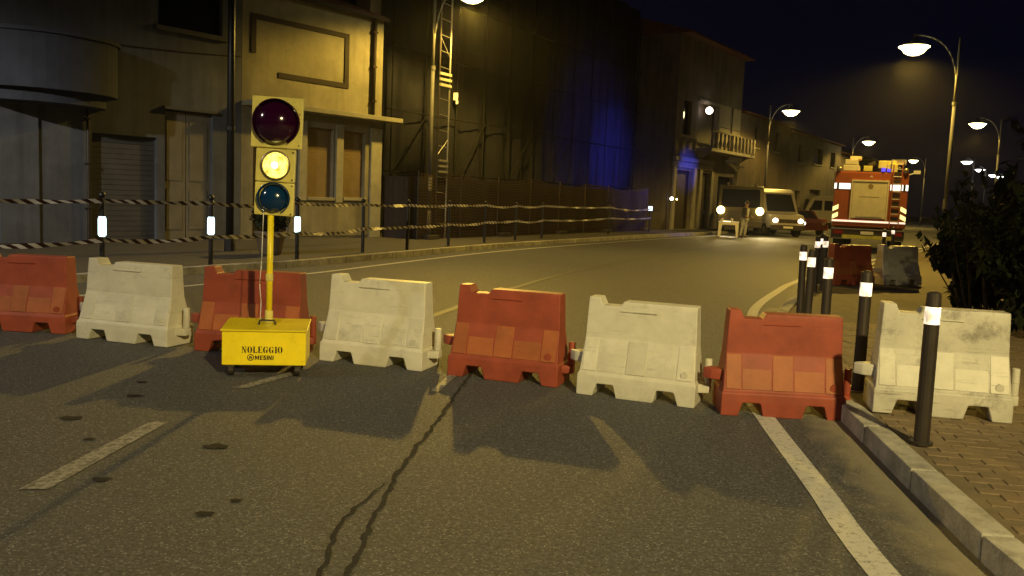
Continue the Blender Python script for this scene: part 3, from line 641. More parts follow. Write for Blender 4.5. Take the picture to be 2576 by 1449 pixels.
for x, y, lab in RB: bollard_r(x, y, lab)
def bollard_l(x, y, label, band, h=1.2):
    e = thing('chain_post', label, 'post', (x, y, .125), group='black ball top posts on the left kerb')
    MB().cyl((0, 0, 0), (0, 0, h-.06), .042, .038, 14).build('post', 'black', e); MB().sph((0, 0, h), .055).cyl((0, 0, h-.1), (0, 0, h-.06), .05).build('ball_cap', 'black', e, smooth=True)
    if band: MB().lathe([(.0, .52), (.03, .53), (.062, .57), (.062, .82), (.05, .86), (0, .865)], n=16).build('painted_glow_sleeve', 'reflL_glow', e, smooth=True)
    return e
LB = [(-6.55, 14.1, 'black post with white reflector sleeve painted to glow, leftmost one', 1), (-5.4, 15.8, 'black post with white reflector sleeve painted to glow, middle of three', 1), (-4.35, 17.8, 'black post with white reflector sleeve painted to glow, beside the traffic light', 1), (-3.49, 20.49, 'black ball top post in front of the ochre house corner', 0),
      (-2.66, 22.12, 'black ball top post just right of the ochre house', 0), (-1.81, 24.48, 'black ball top post right of the lamp pole', 0), (-.9, 26.85, 'black ball top post before the mesh fence, third after the house', 0), (.03, 29.04, 'black ball top post before the mesh fence, fourth after the house', 0), (.96, 31.2, 'black ball top post before the mesh fence, fifth after the house', 0), (3.93, 37.22, 'black ball top post near the far end of the mesh fence', 0)]
for x, y, lab, b in LB: bollard_l(x, y, lab, b)
wb = thing('marker_post', 'short post with a bright white square at the end of the mesh fence', 'post', (6.45, 42.6, .125))
MB().cyl((0, 0, 0), (0, 0, .98), .04).build('post', 'black', wb); MB().box((0, 0, 1.1), (.2, .06, .2), R(30)).build('reflector', 'reflL_glow', wb)
wp = thing('warning_lamp_post', 'thin dark post with two small lit lamps before the balcony house', 'lamp post', (7.75, 45.7, .125))
MB().cyl((0, 0, 0), (0, 0, 1.9), .03).build('post', 'black', wp); MB().sph((.22, -.05, 1.62), .09).build('lamp', 'headw', wp, smooth=True); MB().sph((.48, -.05, 1.6), .045).build('lamp', 'headl', wp, smooth=True); MB().box((.25, 0, 1.62), (.55, .03, .05)).build('bracket', 'black', wp)
# tapes
def tape(label, pts, w, seed):
    rnd = random.Random(seed); mb = MB(); uvl = mb.b.loops.layers.uv.new('UVMap'); dist = 0; prev = None; ph = rnd.uniform(0, 6)
    for (a, b) in zip(pts[:-1], pts[1:]):
        a, b = Vector(a), Vector(b); L = (b-a).length; n = max(6, int(L/.08)); sagk = rnd.uniform(.01, .07)
        for i in range(n+1):
            t = i/n; p = a.lerp(b, t); p.z -= sagk*L*4*t*(1-t)*.4
            tw = .45*math.sin(ph+dist*.9)*math.sin(math.pi*t)
            dirv = (b-a).normalized(); side = Vector((0, 0, 1))*math.cos(tw)+Vector((dirv.y, -dirv.x, 0))*math.sin(tw)
            ww = w*(.55+.45*abs(math.cos(2.2*t*math.pi+ph)))
            v0 = mb.b.verts.new(p-side*ww/2); v1 = mb.b.verts.new(p+side*ww/2)
            if prev:
                f = mb.b.faces.new((prev[0], v0, v1, prev[1]))
                for lp, uv in zip(f.loops, ((prev[2], 0), (dist, 0), (dist, .55), (prev[2], .55))): lp[uvl].uv = uv
            prev = (v0, v1, dist); dist += L/n/.22
        ph += rnd.uniform(.5, 2)
    return tag(mb.build('barrier_tape', 'tape', smooth=True), label, 'barrier tape', 'striped barrier tapes between the posts')
base = [(-9.6, 11.2), (-8.2, 12.3)]+[(x, y) for x, y, _, _ in LB]+[(6.4, 42.3)]
n_off = Vector((.05, -.06))
tape('upper striped barrier tape strung between the left hand posts', [(x+.05, y-.06, z) for (x, y), z in zip(base, [1.22, 1.25, 1.24, 1.23, 1.25, 1.24, 1.24, 1.25, 1.26, 1.25, 1.26, 1.25, 1.22])], .075, 3)
tape('lower striped barrier tape strung between the left hand posts', [(x+.05, y-.06, z) for (x, y), z in zip(base, [.55, .58, .62, .64, .66, .68, .70, .72, .74, .76, .76, .8, .78])], .08, 5)

# ------------------------------------------------------------------ portable traffic light
TL = thing('portable_traffic_light', 'yellow portable traffic light on a wheeled yellow box with lit amber lamp', 'traffic light', (-2.075, 7.5, 0), R(9))
bx = MB().span(-.34, .34, -.22, .24, .10, .385).build('battery_box', 'yellow', TL, .008)
MB().prism([(-.235, .385), (-.235, .40), (.25, .43), (.25, .415)], 'x', -.35, .35).build('lid', 'yellow', TL, .004)
MB().tube([(-.07, -.02, .41), (-.06, -.02, .45), (.06, -.02, .45), (.07, -.02, .41)], .008).build('handle', 'dark', TL)
for x in (-.27, .27):
    for y in (-.16, .18):
        w = MB().cyl((x-.02, y, .052), (x+.02, y, .052), .05, n=16).build('wheel', 'dark', TL); MB().span(x-.03, x+.03, y-.03, y+.03, .085, .101).build('caster_plate', 'steel', w)
MB().cyl((0.0, .1, .4), (0.005, .1, 1.42), .026, n=16).build('pole', 'yellow', TL, smooth=True)
MB().cyl((0, .1, .40), (0, .1, .52), .034, n=16).cyl((0, .1, .78), (0, .1, .84), .032, n=16).build('pole_sleeve', 'yellowd', TL)
pts = [(-.05, .06, 1.40), (-.055, .05, 1.2), (-.06, .04, .95), (-.075, .05, .75), (-.06, .04, .6), (-.065, .03, .42)]
MB().tube(pts, .0035, 6).build('cable', 'white', TL, smooth=True)
# lettering: stencilled words and ring mark on the box front
def letter_polys(ch):
    el = lambda cx, cy, rx, ry, a0, a1, n=12: [(cx+rx*math.cos(R(a0+(a1-a0)*i/n)), cy+ry*math.sin(R(a0+(a1-a0)*i/n))) for i in range(n+1)]
    if ch == 'N': return .95, [[(.0, .94), (.0, 1), (.3, 1), (.84, 0), (.62, 0)][1:]+[(.08, .94)], [(.1, 0), (.18, 0), (.18, .72), (.1, .84)], [(0, 0), (.3, 0), (.3, .06), (0, .06)], [(.72, .3), (.80, .16), (.80, 1), (.72, 1)], [(.6, .94), (.95, .94), (.95, 1), (.6, 1)]]
    if ch == 'O': return .95, [el(.44, .5, .42, .52, 100, 260)+el(.44, .5, .13, .46, 260, 100), el(.5, .5, .42, .52, -80, 80)+el(.5, .5, .13, .46, 80, -80)]
    if ch == 'L': return .85, [[(.1, 0), (.38, 0), (.38, 1), (.1, 1)], [(0, .94), (.5, .94), (.5, 1), (0, 1)], [(.42, 0), (.82, 0), (.82, .36), (.7, .12), (.42, .07)]]
    if ch == 'E': return .88, [[(.1, 0), (.38, 0), (.38, 1), (.1, 1)], [(.42, 0), (.82, 0), (.82, .34), (.7, .1), (.42, .07)], [(.42, .93), (.7, .9), (.78, .68), (.78, 1), (.42, 1)], [(.42, .46), (.55, .46), (.62, .34), (.62, .66), (.55, .54), (.42, .54)]]
    if ch == 'G': return 1.0, [el(.44, .5, .42, .52, 100, 260)+el(.44, .5, .13, .46, 260, 100), [(.58, .02), (.84, .1), (.84, .42), (.58, .42)], [(.5, .43), (.94, .43), (.94, .49), (.5, .49)], [(.5, .95), (.66, .9), (.8, .64), (.84, .64), (.84, 1), (.76, .95), (.5, 1.02)]]
    if ch == 'I': return .5, [[(.1, 0), (.38, 0), (.38, 1), (.1, 1)], [(0, .94), (.48, .94), (.48, 1), (0, 1)][:], [(0, 0), (.48, 0), (.48, .06), (0, .06)]]
    if ch == 'm': return 1.1, [[(0, 0), (.24, 0), (.24, 1), (0, 1)], [(.76, 0), (1, 0), (1, 1), (.76, 1)], [(.24, 1), (.24, .6), (.42, .1), (.58, .1), (.76, .6), (.76, 1), (.5, .45)]]
    if ch == 'e': return .75, [[(0, 0), (.24, 0), (.24, 1), (0, 1)], [(.24, 0), (.66, 0), (.66, .2), (.24, .2)], [(.24, .8), (.66, .8), (.66, 1), (.24, 1)], [(.24, .41), (.6, .41), (.6, .6), (.24, .6)]]
    if ch == 's': return .75, [[(0, 0), (.66, 0), (.66, .2), (0, .2)], [(.42, .2), (.66, .2), (.66, .6), (.42, .42)], [(0, .4), (.42, .4), (.64, .6), (.24, .6)], [(0, .4), (.24, .6), (.24, .8), (0, .8)], [(0, .8), (.66, .8), (.66, 1), (0, 1)]]
    if ch == 'i': return .34, [[(0, 0), (.25, 0), (.25, 1), (0, 1)]]
    if ch == 'n': return .9, [[(0, 0), (.24, 0), (.24, 1), (0, 1)], [(.56, 0), (.8, 0), (.8, 1), (.56, 1)], [(.24, 1), (.24, .62), (.56, 0), (.56, .38)]]
def word(txt, x0, z0, width, h, m, y, shear=0):
    tot = sum(letter_polys(c)[0] for c in txt); k = width/tot; mb = MB(); x = x0; yy = y
    for c in txt:
        w, ps = letter_polys(c)
        for p in ps:
            mb.poly([(x+px*k*.92+pz*h*shear, yy, z0+pz*h) for px, pz in p]); yy -= .00004
        x += w*k
    return mb
word('NOLEGGIO', -.18, .205, .335, .054, 'ink', -.2235).build('stencilled_word', 'ink', bx)
word('mesini', -.075, .148, .155, .036, 'ink', -.2235, .12).build('stencilled_word', 'ink', bx)
lg = MB(); c0, c1 = -.108, .167
ring = lambda r: [(c0+r*math.cos(6.2832*i/24), c1+r*math.sin(6.2832*i/24)) for i in range(24)]
o_, i_ = ring(.028), ring(.0215)
for i in range(24): j = (i+1) % 24; lg.poly([(*p[:1], -.2235, p[1]) for p in (o_[i], o_[j], i_[j], i_[i])])
for p in ([(-.014, -.014), (-.005, -.014), (-.001, .003), (-.007, .015)], [(.014, -.014), (.005, -.014), (.001, .003), (.007, .015)], [(-.006, -.002), (.006, -.002), (0, .012)]):
    lg.poly([(c0+a, -.2238, c1+b) for a, b in p])
lg.build('ring_emblem', 'ink', bx)
# signal heads
HD = bpy.data.objects.new('signal_head', None); COL.objects.link(HD); HD.parent = TL; HD.location = (0, .09, 0); HD.rotation_euler = (0, R(1.5), R(-8))
def hpart(name, mb, m, bevel=0, smooth=False, parent=None): return mb.build(name, m, parent or HD, bevel, smooth)
hd = hpart('housing', MB().span(-.17, .165, -.02, .02, 1.34, 1.62).span(-.17, .165, -.02, .02, 1.625, 1.905).span(-.15, .09, .021, .13, 1.36, 1.88), 'yellowd', .012)
hpart('red_housing', MB().span(-.215, .215, -.03, .005, 1.91, 2.335).span(-.19, .1, .006, .13, 1.93, 2.3), 'yellowd', .008)
def lens(z, r, dome, m, x=0): 
    mt = Matrix.Translation((x, -.03, z)) @ Matrix.Rotation(R(90), 4, 'X')
    return MB().lathe([(r, 0)]+[(r*math.cos(R(a)), dome*math.sin(R(a))) for a in range(8, 90, 9)]+[(.0005, dome)], mt, 32)
def visor(z, r, L, a0, a1, y0=-.03):
    mb = MB(); n = 28; A = []; Bv = []
    for i in range(n+1):
        t = R(a0+(a1-a0)*i/n); c, s = math.cos(t), math.sin(t); l = L*(.35+.65*max(0, math.sin(t*.5+R(45)) if False else (.5+.5*s)))
        A.append([mb.b.verts.new((rr*c, y0, z+rr*s)) for rr in (r, r+.008)]); Bv.append([mb.b.verts.new((rr*c, y0-l, z+rr*s)) for rr in (r, r+.008)])
    for i in range(n):
        for k in (0, 1): mb.b.faces.new((A[i][k], A[i+1][k], Bv[i+1][k], Bv[i][k]))
        mb.b.faces.new((Bv[i][0], Bv[i+1][0], Bv[i+1][1], Bv[i][1]))
    return mb
hpart('red_lens', lens(2.12, .184, .15, 0), 'redlens', smooth=True); hpart('red_visor', visor(2.12, .187, .09, -60, 240), 'redlens', smooth=True)
hpart('lens_rim', MB().lathe([(.112, 0), (.125, 0), (.125, .02), (.112, .02)], Matrix.Translation((0, -.02, 1.765)) @ Matrix.Rotation(R(90), 4, 'X'), 32), 'chrome', smooth=True)
yl = hpart('amber_lens', lens(1.765, .108, .025, 0), 'ylens', smooth=True)
hpart('amber_bulb', MB().sph((0, -.045, 1.765), .035, (1, .5, 1)), 'ylens2', smooth=True, parent=yl)
hpart('green_lens', lens(1.485, .12, .09, 0), 'bluelens', smooth=True); hpart('green_visor', visor(1.485, .128, .07, -60, 240), 'bluelens', smooth=True)
for x, z in [(.145, 1.60), (.145, 1.36), (.145, 1.65), (.145, 1.88), (.19, 1.94), (.19, 2.2)]:
    hpart('screw', MB().cyl((x, -.034, z), (x, -.02, z), .006, n=8), 'dark')

# ------------------------------------------------------------------ planter by the ochre house
PL = thing('planter', 'dark shrub in a clay pot behind the traffic light', 'planter', (-5.15, 18.75, .125))
MB().lathe([(0, 0), (.2, 0), (.23, .05), (.31, .42), (.34, .44), (.34, .5), (.28, .5), (.27, .44), (0, .44)]).build('pot', 'clay', PL, smooth=True)
def leaves(n, fn, size, rnd):
    mb = MB()
    for _ in range(n):
        p = Vector(fn()); q = Matrix.Rotation(rnd.uniform(0, 6.28), 3, 'Z') @ Matrix.Rotation(rnd.uniform(-1.2, 1.2), 3, 'X'); s = size*rnd.uniform(.6, 1.4)
        s *= rnd.choice((.5, .8, 1, 1.25, 1.6)); mb.poly([p+q @ Vector(v)*s for v in ((0, -.5, 0), (.28, 0, .05), (0, .6, 0), (-.28, 0, .05))])
    return mb
rnd = random.Random(3)
def ball():
    while True:
        v = Vector((rnd.uniform(-1, 1), rnd.uniform(-1, 1), rnd.uniform(-1, 1)))
        if .3 < v.length < 1: return Vector((v.x*.42, v.y*.4, .78+v.z*.34))
leaves(900, ball, .1, rnd).build('foliage', 'leaf2', PL); MB().cyl((0, 0, .4), (.02, 0, .75), .025, .015).build('stem', 'bark', PL)

# ------------------------------------------------------------------ fire engine
FT = thing('fire_engine', 'red fire engine seen from behind with pale roller door and roof ladder', 'fire engine', (12.95, 32.7, 0), R(-22.5))
MB().span(-1.26, 1.26, 0, 5.2, .95, 2.98).build('body', 'tred', FT, .05)
MB().span(-1.24, 1.24, 5.6, 7.6, .6, 2.75).build('cab', 'tred', FT, .12); MB().span(-1.1, 1.1, .3, 7.2, .55, .94).build('chassis', 'dark', FT)
rd = MB(); 
for k in range(15): rd.span(-.6, .56, -.035, -.01, 1.28+k*.0885, 1.28+k*.0885+.083)
rd.span(-.6, .56, -.015, -.005, 1.28, 2.6)
rdo = rd.build('roller_door', 'tdoor', FT); MB().box((0, -.045, 1.33), (.9, .02, .03)).build('handle_bar', 'steel', rdo)
for a, b in ((-.66, -.61), (.57, .62)): MB().span(a, b, -.05, -.001, 1.22, 2.66).build('door_guide', 'tdoor', FT)
MB().span(-.66, .62, -.055, -.001, 2.62, 2.68).build('door_header', 'tdoor', FT)
lt = MB()
for k in range(16): lt.box((-.36+k*.043, -.0372, 2.06+random.uniform(-.004, .004)), (random.uniform(.018, .032), .002, .028))
lt.build('door_lettering', 'brown', rdo)
MB().prism([(-.06, 2.36), (.06, 2.36), (.1, 2.48), (0, 2.56), (-.1, 2.48)], 'y', -.0375, -.0355).build('door_emblem', 'shutB', rdo)
MB().prism([(-.06, 2.76), (0, 2.86), (.06, 2.76), (0, 2.80)], 'y', -.006, -.003).build('header_emblem', 'tdoor', FT)
def pan(name, x0, x1, z0, z1, m, y=-.012): return MB().span(x0, x1, y-.004, -.0005, z0, z1).build(name, m, FT)
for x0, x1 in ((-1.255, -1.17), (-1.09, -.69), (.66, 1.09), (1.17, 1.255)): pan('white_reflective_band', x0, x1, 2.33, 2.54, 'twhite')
for x0, x1 in ((-1.168, -1.092), (1.092, 1.168)): pan('black_band', x0, x1, 2.33, 2.54, 'black')
for s in (-1, 1):
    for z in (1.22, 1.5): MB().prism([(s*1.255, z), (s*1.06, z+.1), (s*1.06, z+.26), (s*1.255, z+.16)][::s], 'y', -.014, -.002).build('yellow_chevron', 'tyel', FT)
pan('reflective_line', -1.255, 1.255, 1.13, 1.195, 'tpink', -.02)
for x in (.72, 1.02): MB().cyl((x, -.1, .95), (x, -.1, 3.25), .022, n=8).build('ladder_rail', 'tred', FT)
for k in range(8): MB().cyl((.72, -.1, 1.2+k*.27), (1.02, -.1, 1.2+k*.27), .018, n=8).build('ladder_rung', 'steel', FT)
for k in range(7): MB().span(.75, .99, -.005, -.002, 1.25+k*.27, 1.37+k*.27).build('ladder_step_recess', 'dark', FT)
bpm = MB().span(-1.24, 1.24, -.22, .1, .5, .9).build('rear_bumper', 'dark', FT, .03)
MB().span(-.85, .85, -.228, -.215, .53, .66).build('yellow_bumper_strip', 'tbump', bpm); MB().span(-1.24, 1.24, -.235, -.19, .86, .89).build('bumper_edge', 'steel', bpm); MB().span(-1.2, 1.2, -.235, -.2, .5, .525).build('bumper_lip', 'steel', bpm)
MB().span(-.22, .22, -.24, -.229, .69, .8).build('number_plate', 'white', bpm, .004)
for s in (-1, 1): MB().span(s*.82, s*1.16, -.235, -.219, .68, .82).build('tail_lamp', 'taill', bpm)
for s in (-1, 1):
    for y in (1.3, 6.4):
        w = MB().cyl((s*.72, y, .5), (s*1.2, y, .5), .5, n=28).build('wheel', 'tyre', FT, .03); MB().cyl((s*1.2, y, .5), (s*1.205, y, .5), .3, n=20).build('rim', 'rim', w)
MB().span(-1.1, -.95, -.02, .02, .2, .5).build('mud_flap', 'tyre', FT); MB().span(.95, 1.1, -.02, .02, .2, .5).build('mud_flap', 'tyre', FT)
# roof equipment
MB().span(-1.0, -.45, .1, 1.6, 3.0, 3.22).span(-.95, -.5, .1, 1.2, 3.23, 3.42).span(-.8, -.4, .3, 1.0, 3.43, 3.55).build('roof_locker', 'tdoor', FT, .02)
MB().span(-.3, .0, .1, .5, 3.0, 3.2).span(.2, .8, .15, .8, 3.12, 3.4).span(.5, .85, .1, .4, 2.99, 3.3).build('yellow_roof_box', 'yellowd', FT, .02)
MB().cyl((-.1, .3, 3.18), (.12, .3, 3.3), .12).build('hose_reel', 'dark', FT); MB().span(-.5, .55, .02, .1, 2.9, 3.0).build('spreader_bar', 'dark', FT)
bc = MB().cyl((.38, .04, 3.0), (.38, .04, 3.13), .07).cyl((.56, .04, 3.0), (.56, .04, 3.1), .06).build('blue_beacon', 'beacon', FT, smooth=False)
for x in (.65, 1.1):
    MB().tube([(x, -.1, 3.25), (x, .1, 3.42), (x, 4, 3.45)], .025).build('roof_ladder_rail', 'steel', FT)
for k in range(8): MB().cyl((.65, .2+k*.45, 3.43), (1.1, .2+k*.45, 3.43), .018, n=6).build('roof_ladder_rung', 'steel', FT)
MB().tube([(-1.2, .1, 2.95), (-1.2, .1, 3.2), (-1.2, 4.8, 3.2), (-1.2, 4.8, 2.95)], .025).build('roof_rail', 'steel', FT)
MB().sph((-1.12, .0, 3.06), .1).sph((1.14, .0, 3.05), .1).build('rear_work_lamp', 'chrome', FT, smooth=True)
MB().tube([(1.25, .05, 2.9), (1.45, -.05, 2.98)], .02).box((1.5, -.08, 3.0), (.22, .06, .12), .2).build('side_mirror', 'white', FT)
for tgt, pw_, sz in (((4.8, 45.4, 3.7), 8500, 32), ((3.8, 44.0, 3.3), 2500, 60), ((9.2, 48.4, 3.3), 7000, 15)):
    Lb = bpy.data.lights.new('blue_beacon_light', 'SPOT'); Lb.energy = pw_; Lb.color = (.07, .09, 1); Lb.spot_size = R(sz); Lb.spot_blend = 1; Lb.shadow_soft_size = .06
    lo = bpy.data.objects.new('blue_beacon_light', Lb); COL.objects.link(lo); lo.location = (14.2, 38.7, 3.2)
    lo.rotation_euler = (Vector(tgt)-Vector(lo.location)).to_track_quat('-Z', 'Y').to_euler()
MB().cyl((-1.0, 6.6, 2.75), (-1.0, 6.6, 2.95), .09).cyl((1.0, 6.6, 2.75), (1.0, 6.6, 2.95), .09).build('cab_beacon', 'beacon', FT)

# ------------------------------------------------------------------ vans and truck
def van(label, loc, rz, paint, lit, group=None):
    e = thing('parked_van', label, 'van', loc, rz, group)
    # local: +Y is the rear, front faces -Y
    prof = [(-2.2, .45), (-2.25, .95), (-2.0, 1.15), (-1.35, 1.25), (-.75, 2.3), (-.4, 2.5), (2.2, 2.55), (2.3, 2.3), (2.3, .45)]
    MB().prism(prof, 'x', -.95, .95).build('body', paint, e, .06, False)
    MB().prism([(-1.33, 1.32), (-.82, 2.2), (-.8, 2.22), (-1.31, 1.30)], 'x', -.8, .8)
    ws = MB(); ws.poly([(-.8, -1.36, 1.32), (.8, -1.36, 1.32), (.72, -.84, 2.22), (-.72, -.84, 2.22)]); ws.build('windscreen', 'glass', e)
    for s in (-1, 1):
        MB().prism([(-1.0, 1.4), (-.6, 2.15), (.2, 2.15), (.2, 1.4)], 'x', s*.951, s*.962).build('side_window', 'glass', e)
        MB().prism([(.45, 1.4), (.45, 2.15), (1.9, 2.15), (1.9, 1.4)], 'x', s*.951, s*.962).build('side_window', 'glass', e)
        for y in (-1.45, 1.5):
            w = MB().cyl((s*.72, y, .34), (s*.97, y, .34), .34, n=24).build('wheel', 'tyre', e, .02); MB().cyl((s*.97, y, .34), (s*.976, y, .34), .2, n=16).build('rim', 'rim', w)
        MB().sph((s*.7, -2.22, .85), .13, (1.2, .5, .9)).build('headlight', 'headw' if lit else 'chrome', e, smooth=True)
        MB().box((s*1.06, -1.0, 1.45), (.16, .1, .25)).build('mirror', 'dark', e)
    MB().span(-.95, .95, -2.3, -2.2, .35, .62).build('bumper', 'dark', e, .03); MB().span(-.5, .5, -2.262, -2.2, .72, .92).build('grille', 'dark', e)
    MB().span(-.26, .26, -2.31, -2.301, .45, .55).build('number_plate', 'white', e)
    return e
van('pale boxy van with headlights on, right of the person', (14.0, 48.9, 0), R(8), 'van', True, 'vans down the road')
van('dim parked van half hidden behind the fire engine', (23.0, 69.5, 0), R(-65), 'van', False, 'vans down the road')
UT = thing('utility_truck', 'dark olive truck with bright headlights and a pale crane, behind the person', 'truck', (11.95, 47.4, 0), R(-14))
MB().prism([(-.3, .55), (-.35, 1.4), (-.1, 2.5), (.1, 2.6), (1.5, 2.6), (1.5, .55)], 'x', -1.15, 1.15).build('cab', 'olive', UT, .06)
MB().poly([(-1.0, -.37, 1.45), (1.0, -.37, 1.45), (.95, -.14, 2.4), (-.95, -.14, 2.4)]).build('windscreen', 'glass', UT)
MB().span(-1.15, 1.15, 1.7, 5, .9, 1.1).span(-1.15, 1.15, 1.7, 1.78, 1.1, 2.3).span(-1.15, -1.08, 1.7, 5, 1.1, 1.6).span(1.08, 1.15, 1.7, 5, 1.1, 1.6).build('load_bed', 'olive', UT)
MB().span(-1.15, 1.15, -.5, -.3, .4, .75).build('bumper', 'dark', UT, .04); MB().span(-.6, .6, -.38, -.3, .85, 1.25).build('grille', 'dark', UT)
for s in (-1, 1): MB().sph((s*1.0, -.46, 1.27), .21, (1, .5, 1)).build('headlight', 'headl', UT, smooth=True)
for s in (-1, 1):
    for y in (.5, 3.9): MB().cyl((s*.8, y, .45), (s*1.14, y, .45), .45, n=24).build('wheel', 'tyre', UT, .03)
MB().cyl((-.3, 2.1, 1.1), (-.3, 2.1, 3.4), .09).tube([(-.3, 2.1, 3.4), (-.9, 1.5, 3.9), (-.3, .2, 3.75)], .08).build('crane_boom', 'creamB', UT)
MB().box((-.45, .3, 3.95), (.7, .3, .22)).box((-.2, .2, 3.55), (.5, .2, .1)).box((-.7, .2, 3.1), (.5, .2, .12)).build('crane_head', 'creamB', UT, .02)
for x in (-.7, .75): MB().cyl((x, .2, 2.6), (x, .2, 2.74), .07).build('beacon', 'chrome', UT)
for nm, p, tgt, pw, cl in [('headlight_beam', (11.0, 46.3, 1.25), (9.6, 38, .1), 500, (1, .8, .4)), ('headlight_beam', (13.0, 46.0, 1.25), (11.6, 38, .1), 700, (1, .8, .4)), ('headlight_beam', (14.9, 47.0, .85), (14, 38, 0), 300, (1, .85, .7))]:
    Lh = bpy.data.lights.new(nm, 'SPOT'); Lh.energy = pw; Lh.color = cl; Lh.spot_size = R(60); Lh.spot_blend = .8; Lh.shadow_soft_size = .1
    o = bpy.data.objects.new(nm, Lh); COL.objects.link(o); o.location = p; o.rotation_euler = (Vector(tgt)-Vector(p)).to_track_quat('-Z', 'Y').to_euler()
RC = thing('parked_car', 'dark red car showing one headlight right of the pale van', 'car', (16.6, 52.5, 0), R(10))
prof = [(-2.0, .3), (-2.05, .75), (-1.0, .95), (-.4, 1.4), (1.0, 1.42), (1.7, .95), (2.0, .85), (2.0, .3)]
MB().prism(prof, 'x', -.85, .85).build('body', 'cred', RC, .05)
MB().poly([(-.7, -.98, 1.0), (.7, -.98, 1.0), (.62, -.45, 1.38), (-.62, -.45, 1.38)]).build('windscreen', 'glass', RC)
for s in (-1, 1):
    MB().sph((s*.62, -2.02, .68), .1, (1.4, .5, 1)).build('headlight', 'headw' if s < 0 else 'chrome', RC, smooth=True)
    for y in (-1.3, 1.3): MB().cyl((s*.68, y, .3), (s*.87, y, .3), .3, n=20).build('wheel', 'tyre', RC)

# ------------------------------------------------------------------ person and table
TB = thing('plastic_table', 'white plastic table in front of the truck headlights', 'table', (10.55, 43.9, 0), R(-14))
MB().span(-.5, .5, -.35, .35, .70, .74).build('tabletop', 'white', TB, .01); MB().span(-.46, .46, -.32, -.29, .58, .699).span(-.46, .46, .29, .32, .58, .699).build('apron', 'white', TB)
for s in (-1, 1):
    for t in (-1, 1): MB().prism([(s*.5, 0), (s*.38, 0), (s*.30, .69), (s*.47, .69)][::s], 'y', t*.33-.03, t*.33+.03).build('leg', 'white', TB)
for x in (-.35, .1):
    c = thing('cup', ['small white cup at the left of the white table', 'small white cup at the right of the white table'][x > 0], 'cup', (10.55+x, 43.75-x*.25, .74)); MB().lathe([(0, 0), (.05, 0), (.065, .16), (.06, .16), (.045, .01)], n=14).build('wall', 'white', c, smooth=True); MB().cyl((0, 0, .12), (0, 0, .125), .055).build('drink', 'woodd', c)
def skin_body(name, verts, edges, radii, m, parent, root=0, sub=2):
    me = bpy.data.meshes.new(name); me.from_pydata(verts, edges, []); o = bpy.data.objects.new(name, me); COL.objects.link(o)
    sk = o.modifiers.new('skin', 'SKIN'); sk.use_smooth_shade = True
    for i, r in enumerate(radii): me.skin_vertices[0].data[i].radius = (r, r) if not isinstance(r, tuple) else r
    for i in range(len(verts)): me.skin_vertices[0].data[i].use_root = (i == root)
    sb = o.modifiers.new('sub', 'SUBSURF'); sb.levels = sub; sb.render_levels = sub
    me.materials.append(M[m]); o.parent = parent; return o
PS = thing('person', 'standing person in dark jacket and light grey trousers beside the white table', 'person', (11.15, 43.3, 0), R(40))
# body facing -X-ish toward the table; local -Y is front
bv = [(0, 0, .93), (0, -.02, 1.12), (0, -.05, 1.36), (0, -.07, 1.48), (0, -.10, 1.56), (0, -.12, 1.66),
      (.09, 0, .88), (.11, -.03, .5), (.12, .03, .09), (.12, -.12, .04),
      (-.09, 0, .88), (-.13, .0, .5), (-.15, .08, .09), (-.15, -.07, .04),
      (.18, -.05, 1.4), (.24, -.05, 1.14), (.20, -.27, 1.02), (.18, -.36, 1.0),
      (-.18, -.05, 1.4), (-.25, -.03, 1.14), (-.2, -.26, 1.02), (-.18, -.35, 1.0)]
be = [(0, 1), (1, 2), (2, 3), (3, 4), (4, 5), (0, 6), (6, 7), (7, 8), (8, 9), (0, 10), (10, 11), (11, 12), (12, 13), (2, 14), (14, 15), (15, 16), (16, 17), (2, 18), (18, 19), (19, 20), (20, 21)]
brd = [(.15, .11), (.145, .1), (.17, .115), (.06, .06), (.075, .085), (.08, .095), .085, .062, .045, .04, .085, .062, .045, .04, .065, .05, .04, .035, .065, .05, .04, .035]
skin_body('body', bv, be, brd, 'skin', PS)
jv = [(0, 0, .90), (0, -.02, 1.12), (0, -.05, 1.36), (0, -.065, 1.47), (.18, -.05, 1.4), (.24, -.05, 1.14), (.205, -.24, 1.03), (-.18, -.05, 1.4), (-.25, -.03, 1.14), (-.205, -.23, 1.03)]
je = [(0, 1), (1, 2), (2, 3), (2, 4), (4, 5), (5, 6), (2, 7), (7, 8), (8, 9)]
jk = skin_body('jacket', jv, je, [(.19, .15), (.17, .13), (.19, .14), (.075, .075), .08, .064, .05, .08, .064, .05], 'jacket', PS)
MB().prism([(-.05, 1.02), (.05, 1.02), (.07, 1.42), (-.07, 1.42)], 'y', -.215, -.16).build('shirt_front', 'shirt', PS, .01)
skin_body('trousers', [(0, 0, .92), (.09, 0, .86), (.11, -.03, .5), (.12, .03, .1), (-.09, 0, .86), (-.13, 0, .5), (-.15, .08, .1)], [(0, 1), (1, 2), (2, 3), (0, 4), (4, 5), (5, 6)], [(.155, .12), .1, .082, .068, .1, .082, .068], 'trous', PS)
MB().sph((0, -.10, 1.70), .105, (1, 1.1, .95)).build('hair', 'hair', PS, smooth=True)
for x, y in ((.12, -.05), (-.15, 0)): MB().sph((x, y, .045), .06, (.85, 2.1, .75)).build('shoe', 'shoe', PS, smooth=True)
for s in (-1, 1):
    hm = MB()
    for k in range(4): hm.cyl((s*.18+(k-1.5)*.019, -.37, 1.0), (s*.18+(k-1.5)*.017, -.43-.01*(k in (1, 2)), .985), .009, .007, 6)
    hm.cyl((s*.18-s*.04, -.35, 1.0), (s*.18-s*.07, -.39, 1.0), .01, .008, 6); hm.build('fingers', 'skin', PS, smooth=True)
